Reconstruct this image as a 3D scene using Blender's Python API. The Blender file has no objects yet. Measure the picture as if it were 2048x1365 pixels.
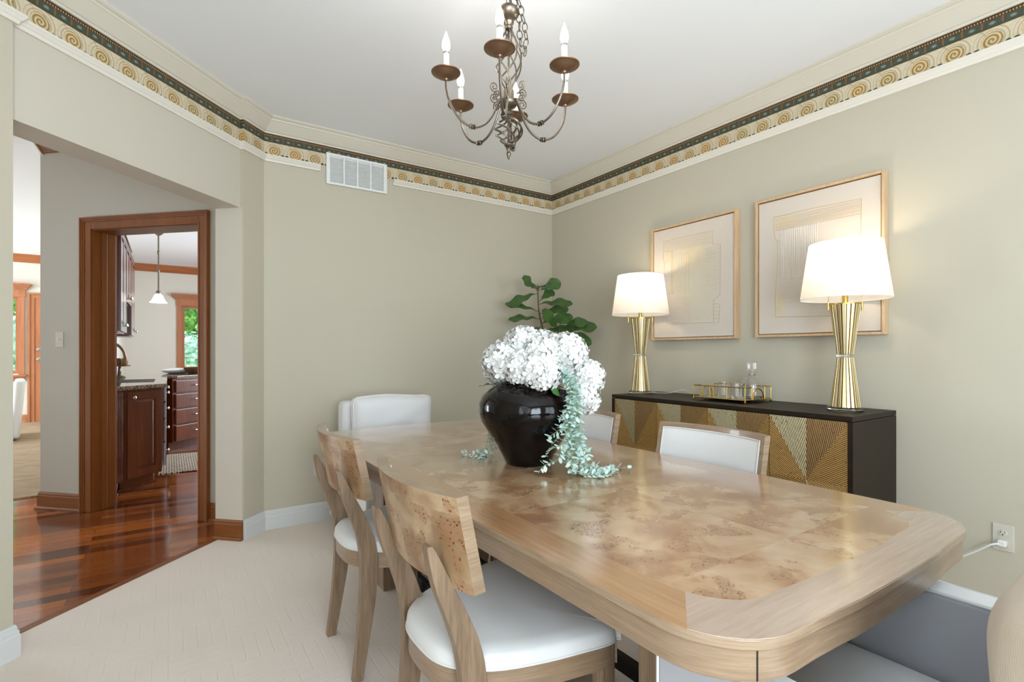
import bpy, bmesh, math, random
from mathutils import Vector, Matrix
random.seed(7)
C = bpy.context.scene.collection
PI = math.pi
S2 = math.sqrt(2.0)

# ------------------------------------------------------------------ camera, world, lights, exposure
YAW = math.radians(33.92)
cam_d = bpy.data.cameras.new('camera')
cam_d.sensor_width = 36.0
cam_d.lens = 1020.0 / 2048.0 * 36.0
cam_d.shift_y = 22.5 / 2048.0
cam_d.clip_start = 0.02
cam = bpy.data.objects.new('camera', cam_d)
cam.location = (0, 0, 1.19)
cam.rotation_euler = (PI / 2, 0, -YAW)
C.objects.link(cam)
bpy.context.scene.camera = cam

world = bpy.data.worlds.new('daylight')
bpy.context.scene.world = world
world.use_nodes = True
bg = world.node_tree.nodes['Background']
bg.inputs[0].default_value = (0.80, 0.90, 1.0, 1)
bg.inputs[1].default_value = 3.0

def area(name, loc, aim, sx, sy, power, col=(1, 1, 1)):
    d = bpy.data.lights.new(name, 'AREA')
    d.shape = 'RECTANGLE'; d.size = sx; d.size_y = sy; d.energy = power; d.color = col
    o = bpy.data.objects.new(name, d); C.objects.link(o)
    o.location = loc
    o.rotation_euler = (Vector(aim) - Vector(loc)).to_track_quat('-Z', 'Z').to_euler()
    return o

DAY = (0.76, 0.87, 1.0)
# daylight entering the dining room's windows behind the camera
area('daylight_rear_window', (0.05, -1.52, 1.40), (0.3, 2.6, 3.1), 1.2, 1.6, 74, DAY)
area('daylight_rear_window', (1.9, -1.52, 1.40), (1.2, 2.6, 3.1), 1.2, 1.6, 17, DAY)
area('daylight_left_window', (-0.70, -0.4, 1.45), (1.4, 1.2, 0.2), 1.3, 1.6, 11, DAY)
# added fill lights for living room, hall and kitchen; no window stands there
area('fill_living_room', (-5.4, 9.9, 1.5), (-1, 9.6, 1.0), 3.0, 2.0, 230, DAY)
area('fill_hall', (-3.6, 3.2, 1.5), (0, 4.6, 1.0), 1.6, 2.0, 6, DAY)
area('fill_kitchen', (2.9, 8.2, 1.6), (-1, 7.6, 1.3), 3.5, 1.8, 205, DAY)
sun_d = bpy.data.lights.new('sun', 'SUN'); sun_d.energy = 9.0; sun_d.angle = 0.02; sun_d.color = (1, .95, .87)
sun = bpy.data.objects.new('sun', sun_d); C.objects.link(sun)
sun.rotation_euler = Vector((0.42, -0.80, -1.05)).to_track_quat('-Z', 'Z').to_euler()

vs = bpy.context.scene.view_settings
vs.view_transform = 'Standard'; vs.look = 'None'; vs.gamma = 1.0; vs.use_curve_mapping = False
vs.exposure = 0.48
try:
    cy = bpy.context.scene.cycles
    cy.use_denoising = True
    cy.max_bounces = 10; cy.diffuse_bounces = 5; cy.glossy_bounces = 4
    cy.transmission_bounces = 8; cy.transparent_max_bounces = 10
    cy.sample_clamp_indirect = 4.0
    cy.caustics_reflective = False; cy.caustics_refractive = False
except Exception:
    pass

# ------------------------------------------------------------------ colour + material helpers
def lin(c):
    return tuple(((v / 255.0) / 12.92 if v / 255.0 <= 0.04045 else ((v / 255.0 + 0.055) / 1.055) ** 2.4) for v in c)

class N:
    """small helper around one material's node tree"""
    def __init__(s, name):
        s.m = bpy.data.materials.new(name); s.m.use_nodes = True
        s.t = s.m.node_tree; s.b = s.t.nodes['Principled BSDF']; s.out = s.t.nodes['Material Output']
    def n(s, typ, **kw):
        x = s.t.nodes.new(typ)
        for k, v in kw.items():
            if k.startswith('i_'):
                s.put(x.inputs[int(k[2:]) if k[2:].isdigit() else k[2:].replace('_', ' ')], v)
            else: setattr(x, k, v)
        return x
    def put(s, inp, v):
        if hasattr(v, 'is_output'): s.t.links.new(v, inp)
        else: inp.default_value = v
    def math(s, op, a, b=0.0, c=None):
        x = s.t.nodes.new('ShaderNodeMath'); x.operation = op
        s.put(x.inputs[0], a); s.put(x.inputs[1], b)
        if c is not None: s.put(x.inputs[2], c)
        return x.outputs[0]
    def mix(s, f, a, b):
        x = s.t.nodes.new('ShaderNodeMix'); x.data_type = 'RGBA'
        s.put(x.inputs[0], f)
        s.put(x.inputs[6], a if hasattr(a, 'is_output') else (*a, 1)); s.put(x.inputs[7], b if hasattr(b, 'is_output') else (*b, 1))
        return x.outputs[2]
    def step(s, v, lo, hi):
        x = s.t.nodes.new('ShaderNodeMapRange'); x.interpolation_type = 'SMOOTHSTEP'
        s.put(x.inputs[0], v); x.inputs[1].default_value = lo; x.inputs[2].default_value = hi
        return x.outputs[0]
    def ramp(s, f, stops):
        x = s.t.nodes.new('ShaderNodeValToRGB'); s.put(x.inputs[0], f)
        e = x.color_ramp.elements
        while len(e) < len(stops): e.new(0.5)
        for i, (p, c) in enumerate(stops):
            e[i].position = p; e[i].color = (*c, 1)
        return x.outputs[0]
    def coord(s, which='Object', scale=(1, 1, 1), rot=(0, 0, 0), loc=(0, 0, 0)):
        x = s.t.nodes.new('ShaderNodeTexCoord'); m = s.t.nodes.new('ShaderNodeMapping')
        s.t.links.new(x.outputs[which], m.inputs[0])
        m.inputs['Scale'].default_value = scale; m.inputs['Rotation'].default_value = rot; m.inputs['Location'].default_value = loc
        return m.outputs[0]
    def noise(s, vec, scale=5, detail=3, rough=0.5, dist=0.0):
        x = s.t.nodes.new('ShaderNodeTexNoise'); s.put(x.inputs['Vector'], vec)
        x.inputs['Scale'].default_value = scale; x.inputs['Detail'].default_value = detail
        x.inputs['Roughness'].default_value = rough; x.inputs['Distortion'].default_value = dist
        return x.outputs[0]
    def bump(s, h, strength=0.3, dist=0.002):
        x = s.t.nodes.new('ShaderNodeBump'); x.inputs['Strength'].default_value = strength; x.inputs['Distance'].default_value = dist
        s.put(x.inputs['Height'], h); s.t.links.new(x.outputs[0], s.b.inputs['Normal'])
    def base(s, col=None, rough=0.5, metal=0.0, coat=0.0, spec=0.5, crough=0.05):
        if col is not None: s.put(s.b.inputs['Base Color'], col if hasattr(col, 'is_output') else (*col, 1))
        s.put(s.b.inputs['Roughness'], rough)
        s.b.inputs['Metallic'].default_value = metal
        s.b.inputs['Coat Weight'].default_value = coat; s.b.inputs['Coat Roughness'].default_value = crough
        s.b.inputs['Specular IOR Level'].default_value = spec
        return s.m

def paint(name, c, rough=0.6, bump=0.08):
    k = N(name); v = k.coord()
    n1 = k.noise(v, 1.3, 2); n2 = k.noise(v, 260, 2)
    c = lin(c)
    k.base(k.mix(k.math('MULTIPLY', n1, 0.25), c, tuple(x * 0.94 for x in c)), rough, spec=0.3)
    k.bump(n2, bump, 0.001)
    return k.m
def simple(name, c, rough=0.5, metal=0.0, coat=0.0, spec=0.5, nscale=40, var=0.12):
    k = N(name); c = lin(c)
    k.base(k.mix(k.noise(k.coord(), nscale, 2), tuple(x * (1 - var) for x in c), tuple(min(1, x * (1 + var)) for x in c)), rough, metal, coat, spec)
    return k.m
def wood(name, dark, mid, light, axis='X', scale=1.0, rough=0.4, coat=0.0, grain=0.5, bump=0.1):
    k = N(name)
    st = {'H': (1, 1, 18), 'X': (1, 14, 14), 'Y': (14, 1, 14), 'Z': (14, 14, 1)}[axis]
    v = k.coord(scale=tuple(a * scale for a in st))
    a = k.noise(v, 2.2, 4, 0.6, 0.6); b = k.noise(v, 11, 3, 0.6)
    f = k.math('ADD', k.math('MULTIPLY', a, 1 - grain), k.math('MULTIPLY', b, grain))
    k.base(k.ramp(f, [(0.30, lin(dark)), (0.5, lin(mid)), (0.70, lin(light))]), rough, coat=coat)
    k.bump(b, bump, 0.001)
    return k.m
def fabric(name, c, scale=700, bump=0.35, var=0.10, rough=0.9):
    k = N(name); v = k.coord()
    n1 = k.noise(v, scale, 1); n2 = k.noise(v, 3, 2)
    wv = k.n('ShaderNodeTexWave', i_Scale=scale * 0.45, i_Distortion=1.5); k.put(wv.inputs[0], v)
    c = lin(c)
    f = k.math('ADD', k.math('MULTIPLY', n1, 0.7), k.math('MULTIPLY', n2, 0.3))
    k.base(k.mix(f, tuple(x * (1 - var) for x in c), tuple(min(1, x * (1 + var)) for x in c)), rough, spec=0.15)
    k.bump(k.math('ADD', n1, k.math('MULTIPLY', wv.outputs['Fac'], 0.4)), bump, 0.001)
    k.b.inputs['Sheen Weight'].default_value = 0.15
    return k.m
def glow(name, c, strength, base=(255, 250, 240)):
    k = N(name); k.base(lin(base), 0.4)
    k.b.inputs['Emission Color'].default_value = (*c, 1); k.b.inputs['Emission Strength'].default_value = strength
    return k.m
def glass(name, tint=(1, 1, 1), rough=0.0, thin=False, ior=1.45):
    k = N(name)
    if thin:
        tr = k.n('ShaderNodeBsdfTransparent'); gl = k.n('ShaderNodeBsdfGlossy'); gl.inputs['Roughness'].default_value = 0.02
        tr.inputs[0].default_value = (*tint, 1)
        fr = k.n('ShaderNodeFresnel'); fr.inputs[0].default_value = ior
        mx = k.n('ShaderNodeMixShader')
        k.t.links.new(fr.outputs[0], mx.inputs[0]); k.t.links.new(tr.outputs[0], mx.inputs[1]); k.t.links.new(gl.outputs[0], mx.inputs[2])
        k.t.links.new(mx.outputs[0], k.out.inputs[0])
    else:
        k.base(tint, rough); k.b.inputs['Transmission Weight'].default_value = 1.0; k.b.inputs['IOR'].default_value = ior
    return k.m

# ------------------------------------------------------------------ mesh helpers
class MB:
    def __init__(s): s.v = []; s.f = []; s.mi = []; s.uv = {}; s.cur = 0
    def add(s, vs_, fs_, mat=None, uvs=None):
        o = len(s.v); s.v += [tuple(p) for p in vs_]
        for i, f in enumerate(fs_):
            if uvs is not None: s.uv[len(s.f)] = uvs[i]
            s.f.append(tuple(o + k for k in f)); s.mi.append(s.cur if mat is None else mat)
        return s
    def box(s, x0, x1, y0, y1, z0, z1, M=None, mat=None):
        p = [(x, y, z) for z in (z0, z1) for y in (y0, y1) for x in (x0, x1)]
        if M is not None: p = [tuple(M @ Vector(q)) for q in p]
        return s.add(p, [(0, 2, 3, 1), (4, 5, 7, 6), (0, 1, 5, 4), (2, 6, 7, 3), (0, 4, 6, 2), (1, 3, 7, 5)], mat)
    def prism(s, poly, z0, z1, mat=None, M=None):
        """poly = CCW list of (x, y)"""
        n = len(poly)
        p = [(x, y, z0) for x, y in poly] + [(x, y, z1) for x, y in poly]
        if M is not None: p = [tuple(M @ Vector(q)) for q in p]
        return s.add(p, [tuple(range(n - 1, -1, -1)), tuple(range(n, 2 * n))] + [(i, (i + 1) % n, n + (i + 1) % n, n + i) for i in range(n)], mat)
    def lathe(s, prof, n=32, c=(0, 0, 0), M=None, mat=None, sx=1, sy=1):
        """prof = [(r, z)...] bottom to top; r=0 ends close"""
        vs_ = []; fs_ = []; rows = []
        for r, z in prof:
            if r <= 1e-6: rows.append([len(vs_)]); vs_.append((c[0], c[1], c[2] + z))
            else:
                rows.append(list(range(len(vs_), len(vs_) + n)))
                for i in range(n):
                    a = 2 * PI * i / n
                    vs_.append((c[0] + r * sx * math.cos(a), c[1] + r * sy * math.sin(a), c[2] + z))
        for a, b in zip(rows, rows[1:]):
            for i in range(n):
                j = (i + 1) % n
                if len(a) == 1 and len(b) == 1: continue
                if len(a) == 1: fs_.append((a[0], b[j], b[i]))
                elif len(b) == 1: fs_.append((a[i], a[j], b[0]))
                else: fs_.append((a[i], a[j], b[j], b[i]))
        if M is not None: vs_ = [tuple(M @ Vector(q)) for q in vs_]
        return s.add(vs_, fs_, mat)
    def tube(s, pts, r, n=8, closed=False, mat=None, sq=None):
        """round tube along pts; r scalar or list. sq=(w,h) rectangular section"""
        pts = [Vector(p) for p in pts]; m = len(pts)
        R = r if isinstance(r, (list, tuple)) else [r] * m
        T = []
        for i in range(m):
            if closed: t = pts[(i + 1) % m] - pts[i - 1]
            else: t = pts[min(i + 1, m - 1)] - pts[max(i - 1, 0)]
            T.append(t.normalized() if t.length > 1e-9 else Vector((0, 0, 1)))
        up = Vector((0, 0, 1)) if abs(T[0].z) < 0.9 else Vector((1, 0, 0))
        nx = (up - T[0] * up.dot(T[0])).normalized()
        vs_ = []; fs_ = []
        for i in range(m):
            nx = (nx - T[i] * nx.dot(T[i])).normalized(); ny = T[i].cross(nx)
            for j in range(n):
                a = 2 * PI * j / n
                vs_.append(tuple(pts[i] + (nx * math.cos(a) + ny * math.sin(a)) * R[i]))
        for i in range(m if closed else m - 1):
            k = (i + 1) % m
            for j in range(n):
                l = (j + 1) % n
                fs_.append((i * n + j, i * n + l, k * n + l, k * n + j))
        if not closed:
            fs_.append(tuple(range(n - 1, -1, -1))); fs_.append(tuple((m - 1) * n + j for j in range(n)))
        return s.add(vs_, fs_, mat)
    def loft(s, rings, mat=None, cap=True, closed_ring=True):
        n = len(rings[0]); vs_ = [p for r in rings for p in r]; fs_ = []
        for i in range(len(rings) - 1):
            for j in range(n if closed_ring else n - 1):
                l = (j + 1) % n
                fs_.append((i * n + j, i * n + l, (i + 1) * n + l, (i + 1) * n + j))
        if cap:
            fs_.append(tuple(range(n - 1, -1, -1))); fs_.append(tuple((len(rings) - 1) * n + j for j in range(n)))
        return s.add(vs_, fs_, mat)
    def grid(s, P, mat=None, uvs=None):
        """P = rows of points"""
        h, w = len(P), len(P[0]); vs_ = [p for r in P for p in r]
        fs_ = [(i * w + j, i * w + j + 1, (i + 1) * w + j + 1, (i + 1) * w + j) for i in range(h - 1) for j in range(w - 1)]
        return s.add(vs_, fs_, mat)
    def build(s, name, mats, parent=None, smooth=35, bevel=0, loc=None, subsurf=0, fix=True):
        me = bpy.data.meshes.new(name); me.from_pydata(s.v, [], s.f)
        mats = mats if isinstance(mats, (list, tuple)) else [mats]
        for m in mats: me.materials.append(m)
        me.polygons.foreach_set('material_index', s.mi)
        if s.uv:
            L = me.uv_layers.new(name='UVMap')
            for fi, uv in s.uv.items():
                for k, li in enumerate(me.polygons[fi].loop_indices): L.data[li].uv = uv[k]
        if fix:
            b = bmesh.new(); b.from_mesh(me); bmesh.ops.recalc_face_normals(b, faces=b.faces); b.to_mesh(me); b.free()
        if smooth:
            me.polygons.foreach_set('use_smooth', [True] * len(me.polygons))
            me.set_sharp_from_angle(angle=math.radians(smooth))
        me.update()
        o = bpy.data.objects.new(name, me); C.objects.link(o)
        if parent is not None: o.parent = parent
        if loc is not None: o.location = loc
        if subsurf:
            md = o.modifiers.new('subdivision', 'SUBSURF'); md.levels = md.render_levels = subsurf
        if bevel:
            md = o.modifiers.new('bevel', 'BEVEL'); md.width = bevel; md.segments = 2; md.limit_method = 'ANGLE'; md.angle_limit = math.radians(40)
            md.harden_normals = False
        return o

def thing(name, label, cat, loc=(0, 0, 0), rz=0.0, group=None):
    o = bpy.data.objects.new(name, None); C.objects.link(o)
    o.empty_display_size = 0.1
    o.location = loc; o.rotation_euler = (0, 0, rz)
    return tag(o, label, cat, group)
def tag(o, label=None, cat=None, group=None, kind=None):
    if label: o['label'] = label
    if cat: o['category'] = cat
    if group: o['group'] = group
    if kind: o['kind'] = kind
    return o
def struct(o, label=None):
    o['kind'] = 'structure'
    if label: o['label'] = label
    return o
def dup(root, loc, rz, label, group=None):
    r = root.copy(); C.objects.link(r); r.location = loc; r.rotation_euler = (0, 0, rz); r['label'] = label
    if group: r['group'] = group
    for ch in list(root.children):
        c = ch.copy(); C.objects.link(c); c.parent = r
        for g in list(ch.children):
            d = g.copy(); C.objects.link(d); d.parent = c
    return r
def uv2xy(u, v): return ((u - v) / S2, (u + v) / S2)
M45 = Matrix(((1 / S2, -1 / S2, 0, 0), (1 / S2, 1 / S2, 0, 0), (0, 0, 1, 0), (0, 0, 0, 1)))   # (u, v, z) -> world
def catmull(P, k=8, closed=False):
    P = [Vector(p) for p in P]; out = []; n = len(P)
    rng = range(n) if closed else range(n - 1)
    for i in rng:
        if closed: a, b, c, d = P[i - 1], P[i], P[(i + 1) % n], P[(i + 2) % n]
        else: a, b, c, d = P[max(i - 1, 0)], P[i], P[i + 1], P[min(i + 2, n - 1)]
        for j in range(k):
            t = j / k
            out.append(0.5 * ((2 * b) + (c - a) * t + (2 * a - 5 * b + 4 * c - d) * t * t + (3 * b - a - 3 * c + d) * t ** 3))
    if not closed: out.append(P[-1])
    return out
def sweep(path, prof, closed=False, flip=1):
    """sweep profile [(inward distance, z)] along a plan path, mitred; the room lies to the left of travel. UV = (run, z)"""
    m = MB(); n = len(path); P = [Vector(p) for p in path]
    rows = []
    run = [0.0]
    for i in range(1, n + (1 if closed else 0)): run.append(run[-1] + (P[i % n] - P[i - 1]).length)
    for i in range(n):
        dn = []
        if closed or i > 0: dn.append((P[i] - P[i - 1]).normalized())
        if closed or i < n - 1: dn.append((P[(i + 1) % n] - P[i]).normalized())
        nr = [Vector((-d.y, d.x)) * flip for d in dn]
        if len(nr) == 1: off = nr[0]
        else:
            b = nr[0] + nr[1]; off = b / max(0.35, (1 + nr[0].dot(nr[1])))
        rows.append([(P[i].x + off.x * p, P[i].y + off.y * p, z) for p, z in prof])
    k = len(prof)
    z00 = prof[0][1]
    for i in range(n if closed else n - 1):
        a, b = rows[i], rows[(i + 1) % n]
        for j in range(k - 1):
            m.add([a[j], b[j], b[j + 1], a[j + 1]], [(0, 1, 2, 3)],
                  uvs=[[(run[i], prof[j][1]), (run[i + 1], prof[j][1]), (run[i + 1], prof[j + 1][1]), (run[i], prof[j + 1][1])]])
    if not closed:
        m.add(rows[0], [tuple(range(k))]); m.add(rows[-1], [tuple(range(k - 1, -1, -1))])
    return m

# ------------------------------------------------------------------ materials
SAGE = (195, 187, 167)
M = {}
M['sage'] = paint('sage_wall_paint', SAGE)
M['beige'] = paint('beige_wall_paint', (204, 196, 180))
M['taupe'] = paint('taupe_hall_paint', (190, 184, 170))
M['cream_wall'] = paint('cream_wall_paint', (226, 222, 208))
M['ceiling'] = paint('ceiling_paint', (244, 245, 247), 0.8, 0.12)
M['trim'] = paint('cream_trim_paint', (216, 208, 192), 0.4, 0.02)
M['rail'] = paint('white_rail_paint', (226, 219, 206), 0.4, 0.02)
M['base'] = paint('white_baseboard_paint', (214, 215, 212), 0.35, 0.02)
M['white'] = simple('white_enamel', (232, 232, 228), 0.35, var=0.02)
M['vent_white'] = simple('vent_off_white_enamel', (226, 225, 221), 0.9)  # near-white finish of the vent backing and its screw
M['plastic'] = simple('ivory_plastic', (205, 199, 184), 0.35, var=0.02)
M['plug'] = simple('white_plastic', (228, 228, 222), 0.35, var=0.02)
M['slot'] = simple('socket_slot_black', (25, 22, 20), 0.6)
M['cherry'] = wood('cherry_trim_wood', (110, 58, 13), (124, 67, 17), (138, 78, 24), 'Z', 0.7, 0.38, 0.0, grain=.3, bump=0.02)
M['cherry_h'] = wood('cherry_trim_wood_horizontal', (110, 59, 14), (124, 68, 18), (138, 79, 25), 'H', 0.8, 0.36, 0.0, grain=.3, bump=0.02)
M['cabinet'] = wood('cherry_cabinet_wood', (84, 38, 13), (102, 49, 19), (122, 64, 28), 'Z', 0.8, 0.3, 0.15, grain=.3, bump=0.02)
M['oak_light'] = wood('pale_cherry_wood', (168, 104, 66), (182, 118, 78), (196, 132, 92), 'Z', 0.8, 0.4, grain=.3, bump=.02)
M['oak_h'] = wood('pale_cherry_wood_horizontal', (158, 92, 52), (172, 106, 64), (186, 120, 78), 'H', 0.8, 0.4, grain=.3, bump=.02)
M['ash'] = wood('grey_brown_ash_wood', (104, 84, 64), (132, 108, 84), (154, 131, 105), 'Z', 1.1, 0.42, 0.1, bump=0.08)
M['ash_h'] = wood('grey_brown_ash_wood_long', (122, 101, 80), (146, 122, 97), (164, 142, 116), 'H', 1.3, 0.3, 0.35, bump=0.03)
M['ash_x'] = wood('grey_brown_ash_wood_cross', (118, 96, 74), (140, 115, 90), (158, 134, 108), 'H', 1.3, 0.3, 0.35, bump=0.03)
M['band_y'] = wood('maple_band_long', (146, 104, 66), (166, 124, 84), (182, 142, 102), 'Y', 0.6, 0.2, 1.0, bump=0.02)
M['band_x'] = wood('maple_band_cross', (160, 136, 117), (175, 152, 134), (188, 168, 150), 'X', 0.6, 0.2, 1.0, bump=0.02)
M['frame_wood'] = wood('natural_oak_frame', (190, 152, 112), (208, 174, 134), (222, 192, 156), 'Z', 2.0, 0.5)
M['linen'] = fabric('oatmeal_linen', (214, 212, 208), 900)
M['slip'] = fabric('white_slipcover_cotton', (226, 225, 224), 800, 0.3, 0.05)
M['slip_grey'] = fabric('grey_weave_upholstery', (168, 167, 170), 800, 0.4, 0.08)
M['slip_beige'] = fabric('beige_weave_upholstery', (190, 174, 154), 500, 0.25, 0.05)
M['espresso'] = wood('espresso_black_lacquer', (28, 20, 13), (36, 27, 18), (44, 34, 24), 'Y', 1.5, 0.45, 0.0, bump=0.02)
M['gold'] = simple('brushed_champagne_gold', (208, 188, 144), 0.3, 1.0, var=0.05)
M['brass'] = simple('polished_brass', (205, 168, 90), 0.25, 1.0, var=0.06)
M['bronze'] = simple('brushed_pewter_bronze', (122, 112, 99), 0.38, 1.0, nscale=90, var=0.25)
M['bronze_dark'] = simple('aged_bronze', (138, 108, 84), 0.42, 0.85, nscale=18, var=0.3)
M['nickel'] = simple('satin_nickel', (200, 196, 190), 0.25, 1.0, var=0.04)
M['black_metal'] = simple('dark_bronze_bar', (30, 26, 24), 0.5, 0.4)
M['acrylic'] = glass('clear_acrylic', (0.97, 0.98, 0.98), 0.0)
M['crystal'] = glass('clear_crystal', (0.99, 0.99, 0.99), 0.0, ior=1.48)
M['pane'] = glass('window_pane', (0.93, 0.96, 0.95), thin=True)
M['candle'] = simple('white_candle_sleeve', (238, 236, 230), 0.5, var=0.02)
M['bulb'] = glow('lit_flame_bulb', (1, 0.88, 0.72), 9)
M['lampbulb'] = glow('lit_lamp_bulb', (1, 0.84, 0.62), 5)
M['pendant_shade'] = glow('lit_opal_glass', (1, 0.95, 0.86), 1.6)
M['canvas'] = fabric('pale_canvas', (212, 200, 186), 500, 0.2, 0.03)
M['goldline'] = simple('ochre_painted_line', (204, 178, 128), 0.7, var=0.1)
M['goldwash'] = simple('pale_ochre_wash', (214, 198, 168), 0.8, nscale=25, var=0.08)
M['greywash'] = simple('warm_grey_wash', (210, 199, 178), 0.8, nscale=18, var=0.06)
M['paleline'] = simple('raised_pale_line', (228, 218, 205), 0.7, var=0.03)
M['leaf'] = simple('fig_leaf_green', (60, 92, 40), 0.38, nscale=12, var=0.35)
M['stem'] = simple('woody_stem', (96, 74, 48), 0.8)
M['hyd_stem'] = simple('flower_stem_green', (96, 120, 60), 0.6)
M['hyd_leaf'] = simple('hydrangea_leaf_green', (64, 110, 48), 0.5, nscale=20, var=0.3)
M['vine_leaf'] = simple('dusty_sage_leaf', (194, 216, 206), 0.7, nscale=60, var=0.18)
M['vine_stem'] = simple('dusty_green_stem', (140, 150, 110), 0.7)
M['basket'] = simple('woven_basket', (150, 120, 84), 0.9, nscale=90, var=0.4)
M['rugjute'] = None

M['espresso'].node_tree.nodes['Principled BSDF'].inputs['Specular IOR Level'].default_value = 0.2
for _n in ('band_y', 'band_x'):
    _b = M[_n].node_tree.nodes['Principled BSDF'].inputs
    _b['Coat IOR'].default_value = 1.6; _b['Coat Roughness'].default_value = 0.16
k = N('white_petals'); v = k.coord()
k.base(k.mix(k.noise(v, 30, 2), lin((212, 211, 206)), lin((232, 230, 224))), 0.7, spec=0.2)
k.b.inputs['Subsurface Weight'].default_value = 0.0
M['petal'] = k.m

k = N('black_ceramic_glaze'); v = k.coord()
k.base(k.mix(k.step(k.noise(v, 7, 4, 0.6, 1.0), 0.45, 0.75), lin((6, 5, 6)), lin((24, 12, 8))), 0.06, coat=0.0, spec=0.32)
M['glaze'] = k.m

# lampshade: thin linen that lets the bulb's light through
k = N('linen_lampshade')
df = k.n('ShaderNodeBsdfDiffuse'); tl = k.n('ShaderNodeBsdfTranslucent'); mx = k.n('ShaderNodeMixShader')
cf = k.mix(k.noise(k.coord(scale=(1, 1, 3)), 300, 1), lin((246, 240, 228)), lin((252, 248, 240)))
k.put(df.inputs[0], cf); k.put(tl.inputs[0], cf); mx.inputs[0].default_value = 0.5
k.t.links.new(df.outputs[0], mx.inputs[1]); k.t.links.new(tl.outputs[0], mx.inputs[2]); k.t.links.new(mx.outputs[0], k.out.inputs[0])
M['shade'] = k.m

def burl_material(name, tile, knot_scale, base_cols, knot_amt, rough, coat, axes='XY', spec=0.5):
    k = N(name)
    tc = k.n('ShaderNodeTexCoord')
    sep = k.n('ShaderNodeSeparateXYZ'); k.t.links.new(tc.outputs['Object'], sep.inputs[0])
    a = sep.outputs['XYZ'.index(axes[0])]; b = sep.outputs['XYZ'.index(axes[1])]
    ta = k.math('DIVIDE', a, tile[0]); tb = k.math('DIVIDE', b, tile[1])
    ia = k.math('FLOOR', ta); ib = k.math('FLOOR', tb)
    cmb = k.n('ShaderNodeCombineXYZ'); k.put(cmb.inputs[0], ia); k.put(cmb.inputs[1], ib)
    wn = k.n('ShaderNodeTexWhiteNoise'); wn.noise_dimensions = '3D'; k.t.links.new(cmb.outputs[0], wn.inputs[0])
    off = k.n('ShaderNodeVectorMath', operation='SCALE'); k.t.links.new(wn.outputs[1], off.inputs[0]); off.inputs['Scale'].default_value = 7.0
    p2 = k.n('ShaderNodeCombineXYZ'); k.put(p2.inputs[0], a); k.put(p2.inputs[1], b)
    ad = k.n('ShaderNodeVectorMath', operation='ADD'); k.t.links.new(p2.outputs[0], ad.inputs[0]); k.t.links.new(off.outputs[0], ad.inputs[1])
    vec = ad.outputs[0]
    warp = k.n('ShaderNodeTexNoise'); k.put(warp.inputs['Vector'], vec); warp.inputs['Scale'].default_value = 9; warp.inputs['Detail'].default_value = 3
    sc = k.n('ShaderNodeVectorMath', operation='SCALE'); k.t.links.new(warp.outputs[1], sc.inputs[0]); sc.inputs['Scale'].default_value = 0.05
    ad2 = k.n('ShaderNodeVectorMath', operation='ADD'); k.t.links.new(vec, ad2.inputs[0]); k.t.links.new(sc.outputs[0], ad2.inputs[1])
    wv = ad2.outputs[0]
    fig = k.noise(wv, 6, 4, 0.55, 0.4)
    col = k.ramp(fig, [(0.28, lin(base_cols[0])), (0.42, lin(base_cols[1])), (0.52, lin(base_cols[2])), (0.64, lin(base_cols[3]))])
    vo = k.n('ShaderNodeTexVoronoi'); k.put(vo.inputs['Vector'], wv); vo.inputs['Scale'].default_value = knot_scale
    vo.inputs['Randomness'].default_value = 1.0
    mlo = 0.53 if axes == 'XY' else 0.50
    mask = k.step(k.noise(wv, 11, 3, 0.6, 0.2), mlo, mlo + .07)
    core = k.math('SUBTRACT', 1.0, k.step(k.math('ADD', vo.outputs['Distance'], k.math('MULTIPLY', k.n('ShaderNodeSeparateColor', i_0=vo.outputs['Color']).outputs[1], -0.14)), 0.16, 0.32))
    halo = k.math('SUBTRACT', 1.0, k.step(vo.outputs['Distance'], 0.2, 0.75))
    rnd = k.step(k.n('ShaderNodeSeparateColor', i_0=vo.outputs['Color']).outputs[0], 0.25, 0.5)
    dots = k.math('MULTIPLY', k.math('MULTIPLY', core, mask), k.math('MULTIPLY', rnd, knot_amt))
    hal = k.math('MULTIPLY', k.math('MULTIPLY', halo, mask), 0.45 * knot_amt)
    col = k.mix(k.math('MULTIPLY', mask, 0.38), col, lin((142, 94, 60)))
    col = k.mix(hal, col, lin((150, 100, 64)))
    col = k.mix(dots, col, lin((74, 42, 26)))
    tint = k.mix(k.math('MULTIPLY', wn.outputs[0], 0.22), (1, 1, 1), (0.80, 0.70, 0.62))
    mm = k.n('ShaderNodeMix', data_type='RGBA', blend_type='MULTIPLY'); mm.inputs[0].default_value = 1.0
    k.t.links.new(col, mm.inputs[6]); k.t.links.new(tint, mm.inputs[7])
    k.base(mm.outputs[2], rough, coat=coat, spec=spec, crough=0.16)
    if coat > .5: k.b.inputs['Coat IOR'].default_value = 1.6
    return k.m
M['burl_top'] = burl_material('burl_veneer_table', (0.43, 0.50), 150, [(134, 92, 60), (160, 119, 83), (180, 145, 109), (194, 166, 134)], 0.85, 0.22, 1.0)
M['burl_back'] = burl_material('burl_veneer_chair', (0.33, 0.21), 125, [(128, 96, 66), (154, 124, 90), (174, 146, 112), (188, 164, 132)], 0.9, 0.35, 0.1, 'YZ')

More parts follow.
